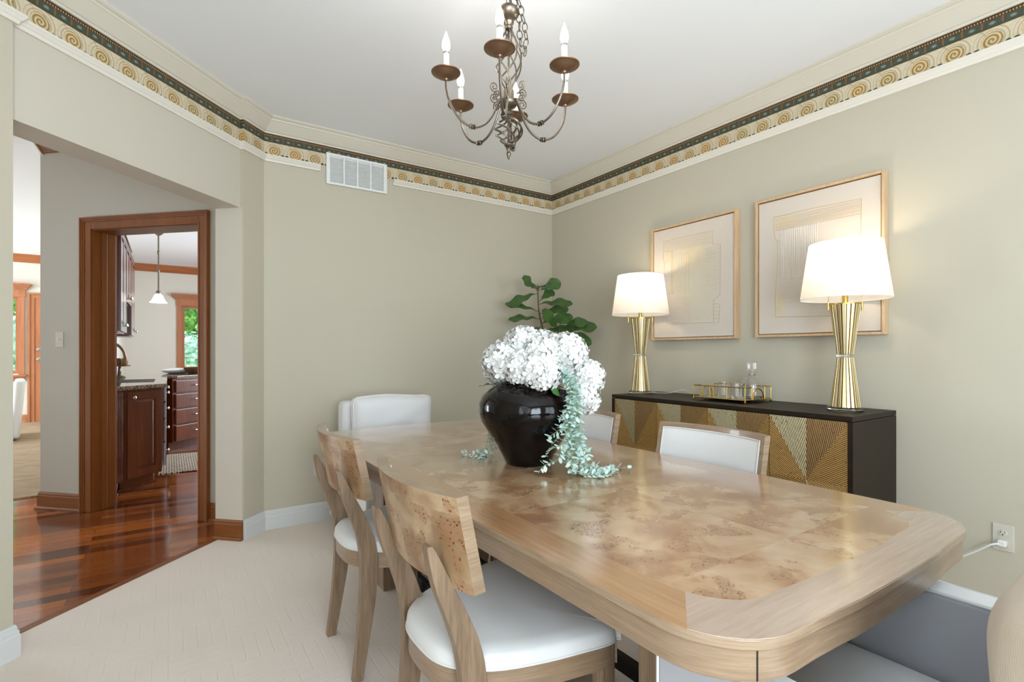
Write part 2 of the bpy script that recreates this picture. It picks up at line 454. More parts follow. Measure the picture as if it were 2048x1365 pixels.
# hardwood planks (run along X)
k = N('jatoba_plank_floor'); tc = k.n('ShaderNodeTexCoord')
br = k.n('ShaderNodeTexBrick'); k.t.links.new(tc.outputs['Object'], br.inputs['Vector'])
br.inputs['Color1'].default_value = (*lin((72, 32, 16)), 1); br.inputs['Color2'].default_value = (*lin((184, 102, 42)), 1)
br.inputs['Mortar'].default_value = (*lin((62, 22, 12)), 1)
br.inputs['Scale'].default_value = 1.0; br.inputs['Mortar Size'].default_value = 0.0012; br.inputs['Brick Width'].default_value = 1.1
br.inputs['Row Height'].default_value = 0.083; br.offset = 0.37; br.inputs['Bias'].default_value = -0.05
g = k.noise(k.coord(scale=(1.2, 22, 1)), 6, 4, 0.6)
cc = k.mix(k.math('MULTIPLY', k.step(g, 0.3, 0.7), 0.2), br.outputs[0], lin((96, 46, 20)))
k.base(cc, 0.14, coat=0.25, crough=0.06); M['planks'] = k.m

# carved cream carpet: grooves in basket-weave L patterns
k = N('carved_cream_carpet'); tc = k.n('ShaderNodeTexCoord')
sep = k.n('ShaderNodeSeparateXYZ'); k.t.links.new(tc.outputs['Object'], sep.inputs[0])
P_ = 0.20
ax = k.math('DIVIDE', sep.outputs[0], P_); ay = k.math('DIVIDE', sep.outputs[1], P_)
chk = k.math('MODULO', k.math('ABSOLUTE', k.math('ADD', k.math('FLOOR', ax), k.math('FLOOR', ay))), 2.0)
wobx = k.math('MULTIPLY', k.math('SUBTRACT', k.noise(k.coord(), 9, 2), 0.5), 0.16)
lx = k.math('ABSOLUTE', k.math('SUBTRACT', k.math('FRACT', k.math('ADD', k.math('MULTIPLY', ax, 4.0), wobx)), 0.5))
ly = k.math('ABSOLUTE', k.math('SUBTRACT', k.math('FRACT', k.math('ADD', k.math('MULTIPLY', ay, 4.0), wobx)), 0.5))
gx = k.step(lx, 0.40, 0.5); gy = k.step(ly, 0.40, 0.5)
mxn = k.n('ShaderNodeMix', data_type='FLOAT'); k.put(mxn.inputs[0], chk); k.put(mxn.inputs[2], gx); k.put(mxn.inputs[3], gy)
groove = mxn.outputs[0]
v = k.coord(); tuft = k.noise(v, 420, 2, 0.7); big = k.noise(v, 1.6, 3)
h = k.math('ADD', k.math('MULTIPLY', groove, -0.45), k.math('MULTIPLY', tuft, 0.7))
c0 = k.mix(k.math('MULTIPLY', tuft, 0.6), lin((236, 224, 212)), lin((218, 205, 192)))
c0 = k.mix(k.math('MULTIPLY', groove, 0.06), c0, lin((170, 158, 140)))
c0 = k.mix(k.math('MULTIPLY', k.step(big, 0.45, 0.7), 0.10), c0, lin((190, 178, 160)))
k.base(c0, 0.95, spec=0.1); k.bump(h, 0.3, 0.004); M['carpet'] = k.m

# ribbed tan carpet in the living room
k = N('ribbed_tan_carpet'); v = k.coord(scale=(3, 40, 1)); n1 = k.noise(v, 1.6, 3, 0.6, 0.6)
k.base(k.ramp(n1, [(0.3, lin((128, 104, 80))), (0.5, lin((166, 144, 118))), (0.7, lin((190, 172, 148)))]), 0.95, spec=0.1)
k.bump(n1, 0.8, 0.01); M['tan_carpet'] = k.m

# woven rug
k = N('woven_flat_rug'); v = k.coord(); wv = k.n('ShaderNodeTexWave'); wv.bands_direction = 'Y'; k.put(wv.inputs[0], v); wv.inputs['Scale'].default_value = 7; wv.inputs['Distortion'].default_value = 0.3
br = k.n('ShaderNodeTexBrick'); k.put(br.inputs['Vector'], v); br.inputs['Scale'].default_value = 1
br.inputs['Brick Width'].default_value = 0.045; br.inputs['Row Height'].default_value = 0.040; br.inputs['Mortar Size'].default_value = 0.006
br.inputs['Color1'].default_value = (*lin((226, 214, 194)), 1); br.inputs['Color2'].default_value = (*lin((206, 192, 168)), 1); br.inputs['Mortar'].default_value = (*lin((84, 62, 48)), 1)
k.base(br.outputs[0], 0.95, spec=0.1); M['rugjute'] = k.m

# granite
k = N('brown_granite'); v = k.coord(); vo = k.n('ShaderNodeTexVoronoi'); k.put(vo.inputs['Vector'], v); vo.inputs['Scale'].default_value = 90
k.base(k.mix(k.noise(v, 60, 4, 0.7), vo.outputs['Color'], lin((120, 98, 78))), 0.06, coat=0.5)
sp = k.ramp(k.noise(v, 75, 4, 0.75), [(0.35, lin((44, 34, 28))), (0.5, lin((128, 104, 82))), (0.65, lin((206, 192, 170)))])
k.base(sp, 0.06, coat=0.5); M['granite'] = k.m

# wallpaper frieze with scrolls and a green egg-and-dart band (UV in metres; v = height)
k = N('scroll_wallpaper_border')
uvn = k.n('ShaderNodeUVMap'); sep = k.n('ShaderNodeSeparateXYZ'); k.t.links.new(uvn.outputs[0], sep.inputs[0])
U_, V_ = sep.outputs[0], k.math('SUBTRACT', sep.outputs[1], 2.511)
per = 0.130
uc = k.math('DIVIDE', U_, per); cell = k.math('FLOOR', uc)
dx = k.math('MULTIPLY', k.math('SUBTRACT', k.math('FRACT', uc), 0.5), per)
dy = k.math('SUBTRACT', V_, 0.036)
r = k.math('SQRT', k.math('ADD', k.math('MULTIPLY', dx, dx), k.math('MULTIPLY', dy, dy)))
ang = k.math('ARCTAN2', dy, dx)
spi = k.math('SINE', k.math('ADD', k.math('MULTIPLY', r, 2 * PI / 0.015), ang))
cmb = k.n('ShaderNodeCombineXYZ'); k.put(cmb.inputs[0], cell)
wn = k.n('ShaderNodeTexWhiteNoise'); k.t.links.new(cmb.outputs[0], wn.inputs[0])
fine = k.noise(k.coord('UV'), 70, 4, 0.7)
cream = k.mix(fine, lin((190, 172, 140)), lin((228, 217, 192)))
rose = k.mix(wn.outputs[0], lin((186, 140, 82)), lin((160, 146, 104)))
rose = k.mix(k.step(spi, 0.1, 0.9), rose, lin((216, 194, 150)))
rose = k.mix(k.math('MULTIPLY', k.step(k.math('MULTIPLY', spi, -1.0), 0.5, 1.0), 0.6), rose, lin((120, 88, 48)))
rose = k.mix(k.math('MULTIPLY', k.step(dy, -0.005, -0.03), 0.0), rose, cream)
inside = k.math('SUBTRACT', 1.0, k.step(k.math('ADD', r, k.math('MULTIPLY', fine, 0.01)), 0.038, 0.046))
ring = k.math('MULTIPLY', k.math('SUBTRACT', 1.0, k.step(r, 0.060, 0.066)), 1.0)
swirl = k.mix(k.math('MULTIPLY', k.step(spi, 0.2, 0.9), 0.75), cream, lin((170, 148, 108)))
outer = k.mix(ring, cream, swirl)
# diagonal sweep line between scrolls
dl = k.math('ABSOLUTE', k.math('SUBTRACT', k.math('FRACT', k.math('ADD', uc, k.math('MULTIPLY', V_, -5.2))), 0.32))
outer = k.mix(k.math('MULTIPLY', k.math('SUBTRACT', 1.0, k.step(dl, 0.015, 0.04)), 0.45), outer, lin((160, 138, 98)))
body = k.mix(inside, outer, rose)
lx_ = k.math('SUBTRACT', k.math('ABSOLUTE', dx), 0.052); ly_ = k.math('SUBTRACT', V_, 0.012)
lr = k.math('SQRT', k.math('ADD', k.math('MULTIPLY', lx_, lx_), k.math('MULTIPLY', k.math('MULTIPLY', ly_, ly_), 1.8)))
body = k.mix(k.math('SUBTRACT', 1.0, k.step(k.math('ADD', lr, k.math('MULTIPLY', fine, 0.008)), 0.012, 0.016)), body, lin((66, 70, 52)))
# green band
per2 = 0.068
u2 = k.math('FRACT', k.math('DIVIDE', U_, per2)); du = k.math('SUBTRACT', u2, 0.45); dv = k.math('DIVIDE', k.math('SUBTRACT', V_, 0.112), per2 * .62)
eg = k.math('SQRT', k.math('ADD', k.math('MULTIPLY', du, du), k.math('MULTIPLY', dv, dv)))
green = k.mix(fine, lin((36, 42, 34)), lin((92, 98, 82)))
green = k.mix(k.math('MULTIPLY', k.math('SUBTRACT', 1.0, k.step(k.math('ADD', eg, k.math('MULTIPLY', fine, 0.25)), 0.20, 0.34)), 0.6), green, lin((150, 164, 154)))
bar = k.math('SUBTRACT', 1.0, k.step(k.math('ABSOLUTE', k.math('SUBTRACT', u2, 0.95)), 0.03, 0.06))
green = k.mix(bar, green, lin((132, 92, 56)))
top = k.mix(k.step(k.math('SINE', k.math('MULTIPLY', U_, 2 * PI / 0.0105)), 0.0, 0.5), lin((84, 58, 34)), lin((190, 150, 96)))
top = k.mix(k.math('ABSOLUTE', k.math('SUBTRACT', k.step(V_, 0.129, 0.133), k.step(V_, 0.138, 0.140))), lin((78, 56, 36)), top)
col = k.mix(k.step(V_, 0.088, 0.093), body, k.mix(k.step(V_, 0.097, 0.100), lin((70, 66, 46)), green))
col = k.mix(k.step(V_, 0.1275, 0.1285), col, top)
col = k.mix(k.step(V_, 0.1405, 0.1415), col, lin((46, 34, 24)))
k.base(col, 0.6, spec=0.25); M['frieze'] = k.m

# fluted gold relief on the sideboard doors: UV.x across the ribs, UV.y along them (metres)
def rib(name, c1, c2):
    k = N(name); uvn = k.n('ShaderNodeUVMap'); sep = k.n('ShaderNodeSeparateXYZ'); k.t.links.new(uvn.outputs[0], sep.inputs[0])
    wob = k.noise(k.coord('UV', scale=(60, 12, 1)), 1.0, 2)
    ph = k.math('ADD', k.math('MULTIPLY', sep.outputs[0], 2 * PI / 0.0078), k.math('MULTIPLY', wob, 1.4))
    w = k.math('MULTIPLY', k.math('ADD', k.math('SINE', ph), 1.0), 0.5)
    vo = k.n('ShaderNodeTexVoronoi'); k.put(vo.inputs['Vector'], k.coord('UV')); vo.inputs['Scale'].default_value = 48
    dot = k.math('SUBTRACT', 1.0, k.step(vo.outputs['Distance'], 0.10, 0.16))
    h = k.math('ADD', w, k.math('MULTIPLY', dot, -0.8))
    c = k.mix(k.step(w, 0.15, 0.7), lin((112, 80, 42)), k.mix(wob, lin(c1), lin(c2)))
    c = k.mix(k.math('MULTIPLY', dot, 0.7), c, lin((70, 46, 24)))
    k.base(c, 0.42, 0.55); k.bump(h, 0.7, 0.003)
    return k.m
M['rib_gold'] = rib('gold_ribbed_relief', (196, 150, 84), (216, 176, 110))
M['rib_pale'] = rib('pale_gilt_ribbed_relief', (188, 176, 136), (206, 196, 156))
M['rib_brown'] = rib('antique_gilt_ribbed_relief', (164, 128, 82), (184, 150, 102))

# foliage outside
k = N('garden_foliage'); v = k.coord()
k.base(k.ramp(k.noise(v, 5, 6, 0.75), [(0.35, lin((40, 78, 30))), (0.5, lin((92, 140, 60))), (0.65, lin((160, 196, 120)))]), 0.8)
M['foliage'] = k.m
k = N('garden_foliage_blue'); v = k.coord()
k.base(k.ramp(k.noise(v, 7, 6, 0.75), [(0.35, lin((70, 110, 96))), (0.5, lin((130, 170, 150))), (0.65, lin((190, 214, 196)))]), 0.8)
M['foliage_far'] = k.m
M['lawn'] = simple('lawn_green', (110, 140, 70), 0.95, nscale=8, var=0.3)
#PART2
# ------------------------------------------------------------------ the room
XR, YB = 2.973, 3.75
CEIL, CEIL2 = 2.75, 2.83
VD, VH, VO = 2.28, 2.305, 2.476           # dining face, header face, hall face of the diagonal wall
U0, U1 = 1.57, 2.831                       # opening along it
XL = (1.2 - VD) / S2
YL = (1.2 + VD) / S2
YR = -1.60
HU0, HU1 = 3.12, 3.29                      # hall wall with the cased opening
HV = 4.27

struct(MB().prism([(XL - .1, YR - .1), (XR + .1, YR - .1), (XR + .1, YB + .02), uv2xy(3.06, 2.28 + .02), uv2xy(2.9, 2.445), uv2xy(1.5, 2.445), (XL - .1, YL + .2)], -0.10, 0.004).build('floor', M['carpet'], smooth=0), 'cream carved pile carpet of the dining room')
hw = MB().box(-4.2, 3.1, 2.2, 5.655, -0.12, 0.0)
hw.box(-0.75, 3.1, 5.655, 11.7, -0.12, 0.0)
struct(hw.build('floor', M['planks'], smooth=0, loc=(0, 0, 0)), 'glossy reddish brown plank floor of the hall and kitchen')
struct(MB().box(-6.2, -0.75, 5.655, 11.7, -0.12, 0.012).build('floor', M['tan_carpet'], smooth=0), 'ribbed tan carpet of the living room')
# thin wooden edge strip between planks and carpet
struct(MB().box(U0 - .05, U1 + .01, 2.445, 2.487, 0.0, 0.006, M45).build('trim_9', M['cherry_h'], smooth=0), 'reddish wood strip where planks meet the carpet')

struct(MB().prism([(XL - .1, YR - .1), (XR + .1, YR - .1), (XR + .1, YB + .15), uv2xy(3.13, 2.35), uv2xy(2.9, 2.40), uv2xy(1.5, 2.40), (XL - .1, YL + .1)], CEIL, CEIL + .07).build('ceiling', M['ceiling'], smooth=0), 'pale smooth ceiling of the dining room')
struct(MB().box(-6.2, 3.1, 2.2, 11.8, CEIL2, CEIL2 + .1).build('ceiling', M['ceiling'], smooth=0), 'white ceiling of the hall, kitchen and living room')

struct(MB().box(XR, XR + .1, YR - .1, YB + .15, 0, CEIL).build('wall_right', M['sage'], smooth=0))
struct(MB().box((3.03 - VD) / S2 - .0045, XR, YB, YB + .15, 0, CEIL2).build('wall_back', M['sage'], smooth=0))
struct(MB().box(U1, 3.035, VD, VO, 0, CEIL2, M45).build('wall_diagonal', [M['sage'], M['beige']], smooth=0), 'short angled wall right of the opening')
struct(MB().box(U0, U1, VH, VO, 2.105, CEIL2, M45).build('wall_header', M['beige'], smooth=0), 'beige header over the wide opening')
struct(MB().box(1.2, U0, VD, VO, 0, CEIL2, M45).build('wall_left', M['sage'], smooth=0), 'sage wall left of the opening')
# beige paint on the jamb: thin skin of plaster return
struct(MB().box(U1 - .004, U1 + .002, VD + .006, VO + .004, 0, 2.105, M45).build('trim_8', M['beige'], smooth=0), 'beige painted jamb of the opening')
# left wall with a window opening, rear wall with two window openings (behind the camera)
lw = MB()
lw.box(XL - .1, XL, 0.3, YL + .05, 0, CEIL); lw.box(XL - .1, XL, YR, -1.1, 0, CEIL)
lw.box(XL - .1, XL, -1.1, 0.3, 0, 0.6); lw.box(XL - .1, XL, -1.1, 0.3, 2.3, CEIL)
struct(lw.build('wall_left', M['sage'], smooth=0), 'sage side wall beside the camera')
rw = MB()
for a, b in ((XL - .1, -0.6), (0.7, 1.25), (2.55, XR + .1)): rw.box(a, b, YR - .1, YR, 0, CEIL)
for a, b in ((-0.6, 0.7), (1.25, 2.55)):
    rw.box(a, b, YR - .1, YR, 0, 0.6); rw.box(a, b, YR - .1, YR, 2.3, CEIL)
struct(rw.build('wall_rear', M['sage'], smooth=0))
def window(n, x0, x1, y0, y1, z0, z1, mat, axis, pane_off=0.5, w=0.05, mull=None, label=None):
    f = MB()
    if axis == 'x':   # lies in a wall of constant y
        f.box(x0, x0 + w, y0, y1, z0, z1); f.box(x1 - w, x1, y0, y1, z0, z1); f.box(x0 + w, x1 - w, y0, y1, z0, z0 + w); f.box(x0 + w, x1 - w, y0, y1, z1 - w, z1)
        if mull: f.box((x0 + x1) / 2 - w / 2, (x0 + x1) / 2 + w / 2, y0, y1, z0 + w, z1 - w)
        ym = y0 + (y1 - y0) * pane_off
        p = MB().box(x0 + w * .5, x1 - w * .5, ym - .002, ym + .002, z0 + w * .5, z1 - w * .5)
    else:
        f.box(x0, x1, y0, y0 + w, z0, z1); f.box(x0, x1, y1 - w, y1, z0, z1); f.box(x0, x1, y0 + w, y1 - w, z0, z0 + w); f.box(x0, x1, y0 + w, y1 - w, z1 - w, z1)
        if mull: f.box(x0, x1, (y0 + y1) / 2 - w / 2, (y0 + y1) / 2 + w / 2, z0 + w, z1 - w)
        xm = x0 + (x1 - x0) * pane_off
        p = MB().box(xm - .002, xm + .002, y0 + w * .5, y1 - w * .5, z0 + w * .5, z1 - w * .5)
    o = struct(f.build('window_%d' % n, mat, smooth=0), label)
    p.build('pane', M['pane'], o, smooth=0)
    return o
window(3, -0.6, 0.7, YR - .1, YR, 0.6, 2.3, M['white'], 'x', mull=True)
window(4, 1.25, 2.55, YR - .1, YR, 0.6, 2.3, M['white'], 'x', mull=True)
window(5, XL - .1, XL, -1.1, 0.3, 0.6, 2.3, M['white'], 'y', mull=True)

# crown, frieze, picture rail and baseboards around the dining room
ring = [(XR, YR), (XR, YB), ((3.0331 - VD) / S2 - .006, YB), uv2xy(U1, VD), uv2xy(U1, VH), uv2xy(U0, VH), uv2xy(U0, VD), uv2xy(1.2, VD), (XL, YR)]
crown = [(0, 2.640), (0.010, 2.640), (0.012, 2.656), (0.018, 2.660), (0.020, 2.668), (0.030, 2.676), (0.048, 2.694), (0.070, 2.716), (0.084, 2.728), (0.084, 2.735), (0.092, 2.737), (0.100, 2.742), (0.100, CEIL), (0, CEIL)]
crown = [(0, 2.656), (0.012, 2.656), (0.014, 2.666), (0.022, 2.668), (0.034, 2.680), (0.052, 2.698), (0.072, 2.718), (0.080, 2.724), (0.082, 2.732), (0.090, 2.734), (0.100, 2.741), (0.100, CEIL - .0005), (0, CEIL - .0005)]
struct(sweep(ring, crown, closed=True).build('trim_1', M['trim'], smooth=30), 'cream crown moulding around the ceiling')
struct(sweep(ring, [(0.0, 2.511), (0.0025, 2.511), (0.0025, 2.6565), (0, 2.6565)], closed=True).build('trim_2', M['frieze'], smooth=0), 'wallpaper border of ochre scrolls under a dark green band')
railp = [(0, 2.469), (0.012, 2.469), (0.015, 2.482), (0.020, 2.486), (0.026, 2.496), (0.030, 2.500), (0.030, 2.511), (0, 2.511)]
struct(sweep([(XR, YR), (XR, YB), (1.42, YB)], railp).build('trim_3', M['rail'], smooth=30), 'cream picture rail along the right wall')
struct(sweep([(0.886, YB), ring[2], ring[3], ring[4], ring[5], ring[6], ring[7], (XL, YR)], railp).build('trim_4', M['rail'], smooth=30), 'cream picture rail left of the vent and over the header')
basep = [(0, 0.0), (0.016, 0.0), (0.016, 0.088), (0.013, 0.094), (0.013, 0.106), (0.009, 0.110), (0.008, 0.122), (0.004, 0.130), (0, 0.130)]
struct(sweep([(XR, YR), (XR, YB), ring[2], ring[3]], basep).build('baseboard_right', M['base'], smooth=30), 'white baseboard')
struct(sweep([uv2xy(U0, VD + .02), uv2xy(U0, VD), uv2xy(1.2, VD), (XL, YR)], basep).build('baseboard_left', M['base'], smooth=30), 'white baseboard left of the opening')
woodbase = [(0, 0.0), (0.026, 0.0), (0.026, 0.012), (0.018, 0.022), (0.014, 0.022), (0.014, 0.10), (0.011, 0.106), (0.011, 0.116), (0.004, 0.130), (0, 0.130)]
struct(sweep([uv2xy(U1, VD + .002), uv2xy(U1, VO + .004)], woodbase, flip=1).build('baseboard_jamb', M['cherry_h'], smooth=30), 'reddish wood baseboard on the jamb')

# hall wall with cased opening
OV0, OV1, OZ = 2.866, 3.785, 2.10
h = MB(); h.box(HU0, HU1, 2.36, OV0, 0, CEIL2, M45); h.box(HU0, HU1, OV1, HV, 0, CEIL2, M45); h.box(HU0, HU1, OV0, OV1, OZ, CEIL2, M45)
struct(h.build('wall_hall', M['taupe'], smooth=0), 'taupe wall around the wood-cased doorway')
def casing(m, u, s):
    """three-sided casing on face u, projecting by s (sign)"""
    steps = [(0.0, 0.012, 0.019), (0.006, 0.084, 0.015), (0.056, 0.086, 0.022), (0.066, 0.087, 0.028), (0.076, 0.088, 0.033)]
    for a, b, t in steps:
        lo, hi = sorted((u, u + s * t))
        m.box(lo, hi, OV1 + a, OV1 + b, 0, OZ + b, M45); m.box(lo, hi, OV0 - b, OV0 - a, 0, OZ + b, M45); m.box(lo, hi, OV0 - a, OV1 + a, OZ + a, OZ + b, M45)
m = MB(); casing(m, HU0, -1); casing(m, HU1, 1)
m.box(HU0 - .002, HU1 + .002, OV1 - .006, OV1 + .004, 0, OZ, M45); m.box(HU0 - .002, HU1 + .002, OV0 - .004, OV0 + .006, 0, OZ, M45)
m.box(HU0 + .06, HU0 + .10, OV1 - .014, OV1 - .006, 0, OZ - .006, M45); m.box(HU0 + .06, HU0 + .10, OV0 + .006, OV0 + .014, 0, OZ - .006, M45)
struct(m.build('trim_5', M['cherry'], smooth=0, bevel=0.002), 'reddish brown wood door casing')
struct(MB().box(HU0 - .002, HU1 + .002, OV0, OV1, OZ - .006, OZ + .004, M45).build('trim_10', M['cherry_h'], smooth=0), 'reddish brown head jamb')
struct(sweep([uv2xy(HU0, OV1 + .088), uv2xy(HU0, HV), uv2xy(HU1, HV)], woodbase, flip=1).build('baseboard_hall', M['cherry_h'], smooth=30), 'reddish wood baseboard left of the doorway')
struct(sweep([uv2xy(HU0, 2.50), uv2xy(HU0, OV0 - .088)], woodbase, flip=1).build('baseboard_hall_right', M['cherry_h'], smooth=30), 'reddish wood baseboard right of the doorway')
wcrown = [(0, CEIL2 - .13), (0.012, CEIL2 - .13), (0.018, CEIL2 - .115), (0.045, CEIL2 - .08), (0.085, CEIL2 - .035), (0.105, CEIL2 - .02), (0.112, CEIL2 - .0005), (0, CEIL2 - .0005)]
struct(sweep([uv2xy(HU0, 2.45), uv2xy(HU0, HV - .03)], wcrown, flip=1).build('trim_6', M['cherry_h'], smooth=30), 'dark wood crown moulding on the hall wall')
struct(MB().prism([(0, CEIL2 - .15), (0, CEIL2 - .13), (-.05, CEIL2 - .07), (-.115, CEIL2 - .0005), (-.125, CEIL2 - .0005)][::-1], HV - .030, HV - .018, M=M45 @ Matrix.Translation((HU0, 0, 0)) @ Matrix(((1, 0, 0, 0), (0, 0, 1, 0), (0, 1, 0, 0), (0, 0, 0, 1)))).build('trim_11', M['rail'], smooth=0), 'white end cap of the crown moulding')

# partition, far wall, outer walls
xk = -0.66
pw = MB().box(-0.80, xk, 5.26, 11.7, 0, CEIL2)
struct(pw.build('wall_partition', M['cream_wall'], smooth=0), 'cream wall between kitchen and living room')
YF = 11.7
LW = (-3.3, -2.085, 0.83, 2.12)            # living room window x0 x1 z0 z1
KW = (0.20, 1.55, 0.86, 2.09)             # kitchen window
LD = (-1.893, -1.05)                      # garden door
f = MB()
xs = [-6.2, LW[0], LW[1], KW[0], KW[1], 3.1]
f.box(-6.2, LW[0], YF, YF + .15, 0, CEIL2); f.box(LW[1], KW[0], YF, YF + .15, 0, CEIL2); f.box(KW[1], 3.1, YF, YF + .15, 0, CEIL2)
for W_ in (LW, KW):
    f.box(W_[0], W_[1], YF, YF + .15, 0, W_[2]); f.box(W_[0], W_[1], YF, YF + .15, W_[3], CEIL2)
struct(f.build('wall_far', M['cream_wall'], smooth=0), 'cream far wall of kitchen and living room')
struct(MB().box(-6.3, -6.2, 2.2, 11.8, 0, CEIL2).build('wall_far_left', M['cream_wall'], smooth=0))
struct(MB().box(3.0, 3.1, 3.9, 11.8, 0, CEIL2).build('wall_kitchen', M['cream_wall'], smooth=0))
struct(MB().box(-6.3, XL - .1, 2.1, 2.2, 0, CEIL2).build('wall_entry', M['taupe'], smooth=0))
struct(sweep([(3.0, YF), (-0.66, YF)], wcrown).build('trim_7', M['oak_h'], smooth=30), 'wood crown moulding across the kitchen far wall')
struct(sweep([(-0.80, YF), (-6.2, YF)], wcrown).build('trim_12', M['oak_h'], smooth=30), 'wood crown moulding across the living room far wall')
def deep_window(n, W_, label, side=0.10):
    o = window(n, W_[0], W_[1], YF + .04, YF + .10, W_[2], W_[3], M['oak_light'], 'x', w=0.05, label=label)
    c = MB()
    c.box(W_[0] - side, W_[0], YF - .022, YF, W_[2] - .02, W_[3]); c.box(W_[1], W_[1] + side, YF - .022, YF, W_[2] - .02, W_[3])
    c.box(W_[0] - side - .01, W_[1] + side + .01, YF - .026, YF, W_[3], W_[3] + .12)
    for i, (dz, pr) in enumerate(((.12, .04), (.145, .06), (.17, .085), (.195, .11))):
        c.box(W_[0] - side - pr * .9, W_[1] + side + pr * .9, YF - pr, YF, W_[3] + dz, W_[3] + dz + .0255)
    c.box(W_[0], W_[0] + .012, YF - .01, YF + .05, W_[2], W_[3]); c.box(W_[1] - .012, W_[1], YF - .01, YF + .05, W_[2], W_[3])
    c.build('window_casing', M['oak_light'], o, smooth=0)
    MB().box(W_[0] - side - .03, W_[1] + side + .03, YF - .07, YF + .04, W_[2] - .045, W_[2] - .02).box(W_[0] - side, W_[1] + side, YF - .02, YF, W_[2] - .12, W_[2] - .045).build('window_sill', M['oak_light'], o, smooth=0)
    return o
deep_window(1, LW, 'wood-framed window of the living room', 0.07)
deep_window(2, KW, 'wood-framed window of the kitchen', 0.075)
d = struct(MB().box(LD[0], LD[1], YF - .012, YF + .02, 0.015, 2.11).build('door_1', M['oak_light'], smooth=0), 'plain pale wood garden door')
c = MB()
for a, b, t in ((0.0, 0.085, .022), (0.055, 0.085, .034)):
    c.box(LD[0] - b, LD[0] - a, YF - t, YF, 0.012, 2.11 + b); c.box(LD[1] + a, LD[1] + b, YF - t, YF, 0.012, 2.11 + b); c.box(LD[0] - a, LD[1] + a, YF - t, YF, 2.11 + a, 2.11 + b)
c.build('door_casing', M['oak_light'], d, smooth=0)
for z_ in (1.235, 1.07):
    q = MB(); q.lathe([(0, 0), (.034, .002), (.034, .012), (.014, .016), (.014, .04), (.028, .05), (.030, .062), (.018, .072), (0, .073)], 20, M=Matrix.Translation((LD[0] + .065, YF - .012, z_)) @ Matrix.Rotation(PI / 2, 4, 'X'))
    q.build('door_handle', M['nickel'], d)
struct(sweep([(LD[0] - .09, YF), (-6.2, YF)], woodbase).build('baseboard_far', M['oak_light'], smooth=30), 'pale wood baseboard of the living room').location.z = 0.012

# garden beyond the windows
def blob(c, r, sz, mat, label, n=1100, name='tree'):
    m = MB(); rnd = random.Random(int(c[0] * 100 + c[1]))
    for i in range(n):
        d_ = Vector((rnd.gauss(0, 1), rnd.gauss(0, 1), rnd.gauss(0, 1))).normalized() * (0.75 + .3 * rnd.random())
        p = Vector((c[0] + d_.x * r, c[1] + d_.y * r, c[2] + d_.z * sz))
        q = rnd.random() * .07 * r + .04 * r
        a = Vector((rnd.gauss(0, 1), rnd.gauss(0, 1), rnd.gauss(0, 1))).normalized(); b = a.cross(d_).normalized()
        m.add([p - a * q, p + b * q * .6, p + a * q, p - b * q * .6], [(0, 1, 2, 3)])
    m.lathe([(0, -sz * .85), (r * .5, -sz * .7), (r * .8, -sz * .2), (r * .8, sz * .25), (r * .5, sz * .7), (0, sz * .85)], 14, c)
    o = thing(name, label, name, (0, 0, 0), 0, 'garden trees beyond the windows')
    m.build('foliage', mat, o, smooth=0, fix=False)
    MB().tube([(c[0], c[1], -.1), (c[0] + .04, c[1], c[2] - sz * .3)], [.09, .06]).build('trunk', M['stem'], o)
    return o
blob((0.75, 17.4, 2.6), 1.5, 1.1, M['foliage'], 'bright green tree in the upper part of the kitchen window')
blob((0.30, 14.0, 0.9), 1.0, 0.75, M['foliage_far'], 'blue-green shrub low in the kitchen window', name='shrub')
blob((-3.2, 17.4, 2.9), 1.5, 1.1, M['foliage'], 'bright green tree in the upper part of the living room window')
blob((-2.7, 14.0, 1.0), 0.9, 1.0, M['foliage_far'], 'blue-green shrub low in the living room window', name='shrub')
struct(MB().box(-14, 14, 11.86, 30, -.2, -.1).build('ground', M['lawn'], smooth=0), 'lawn outside')

# ------------------------------------------------------------------ wall fittings
t = thing('return_air_vent', 'white louvred return air vent high on the back wall', 'vent', (1.147, YB - .003, 2.4995))
W2, H2 = .222, .1105
m = MB()
for a in ((-W2, W2, -H2, -H2 + .016), (-W2, W2, H2 - .016, H2), (-W2, -W2 + .026, -H2 + .016, H2 - .016), (W2 - .026, W2, -H2 + .016, H2 - .016)):
    m.box(a[0], a[1], -.018, 0, a[2], a[3])
for i in (-1, 0, 1): m.box(i * .098 - .006, i * .098 + .006, -.016, 0, -H2 + .016, H2 - .016)
m.build('frame', M['white'], t, smooth=0, bevel=.0015)
MB().box(-W2 + .02, W2 - .02, -.003, 0, -H2 + .012, H2 - .012).build('backing', M['vent_white'], t, smooth=0)
for kx in range(4):
    x0 = -W2 + .027 + kx * .0985; x0 = [-.195, -.091, .007, .105][kx]; x1 = [-.105, -.007, .091, .195][kx]
    m = MB()
    for i in range(16):
        z = -H2 + .022 + i * .0112
        m.add([(x0, -.015, z), (x1, -.015, z), (x1, -.004, z + .0085), (x0, -.004, z + .0085), (x0, -.0135, z - .001), (x1, -.0135, z - .001), (x1, -.003, z + .0075), (x0, -.003, z + .0075)],
              [(0, 1, 2, 3), (4, 7, 6, 5), (0, 4, 5, 1), (3, 2, 6, 7), (0, 3, 7, 4), (1, 5, 6, 2)])
    m.build('louver_panel', M['white'], t, smooth=0)
m = MB(); m.lathe([(0, 0), (.003, 0), (.002, .002), (0, .0025)], 10, M=Matrix.Translation((-W2 + .010, -.018, 0)) @ Matrix.Rotation(PI / 2, 4, 'X')); m.build('screw', M['vent_white'], t)

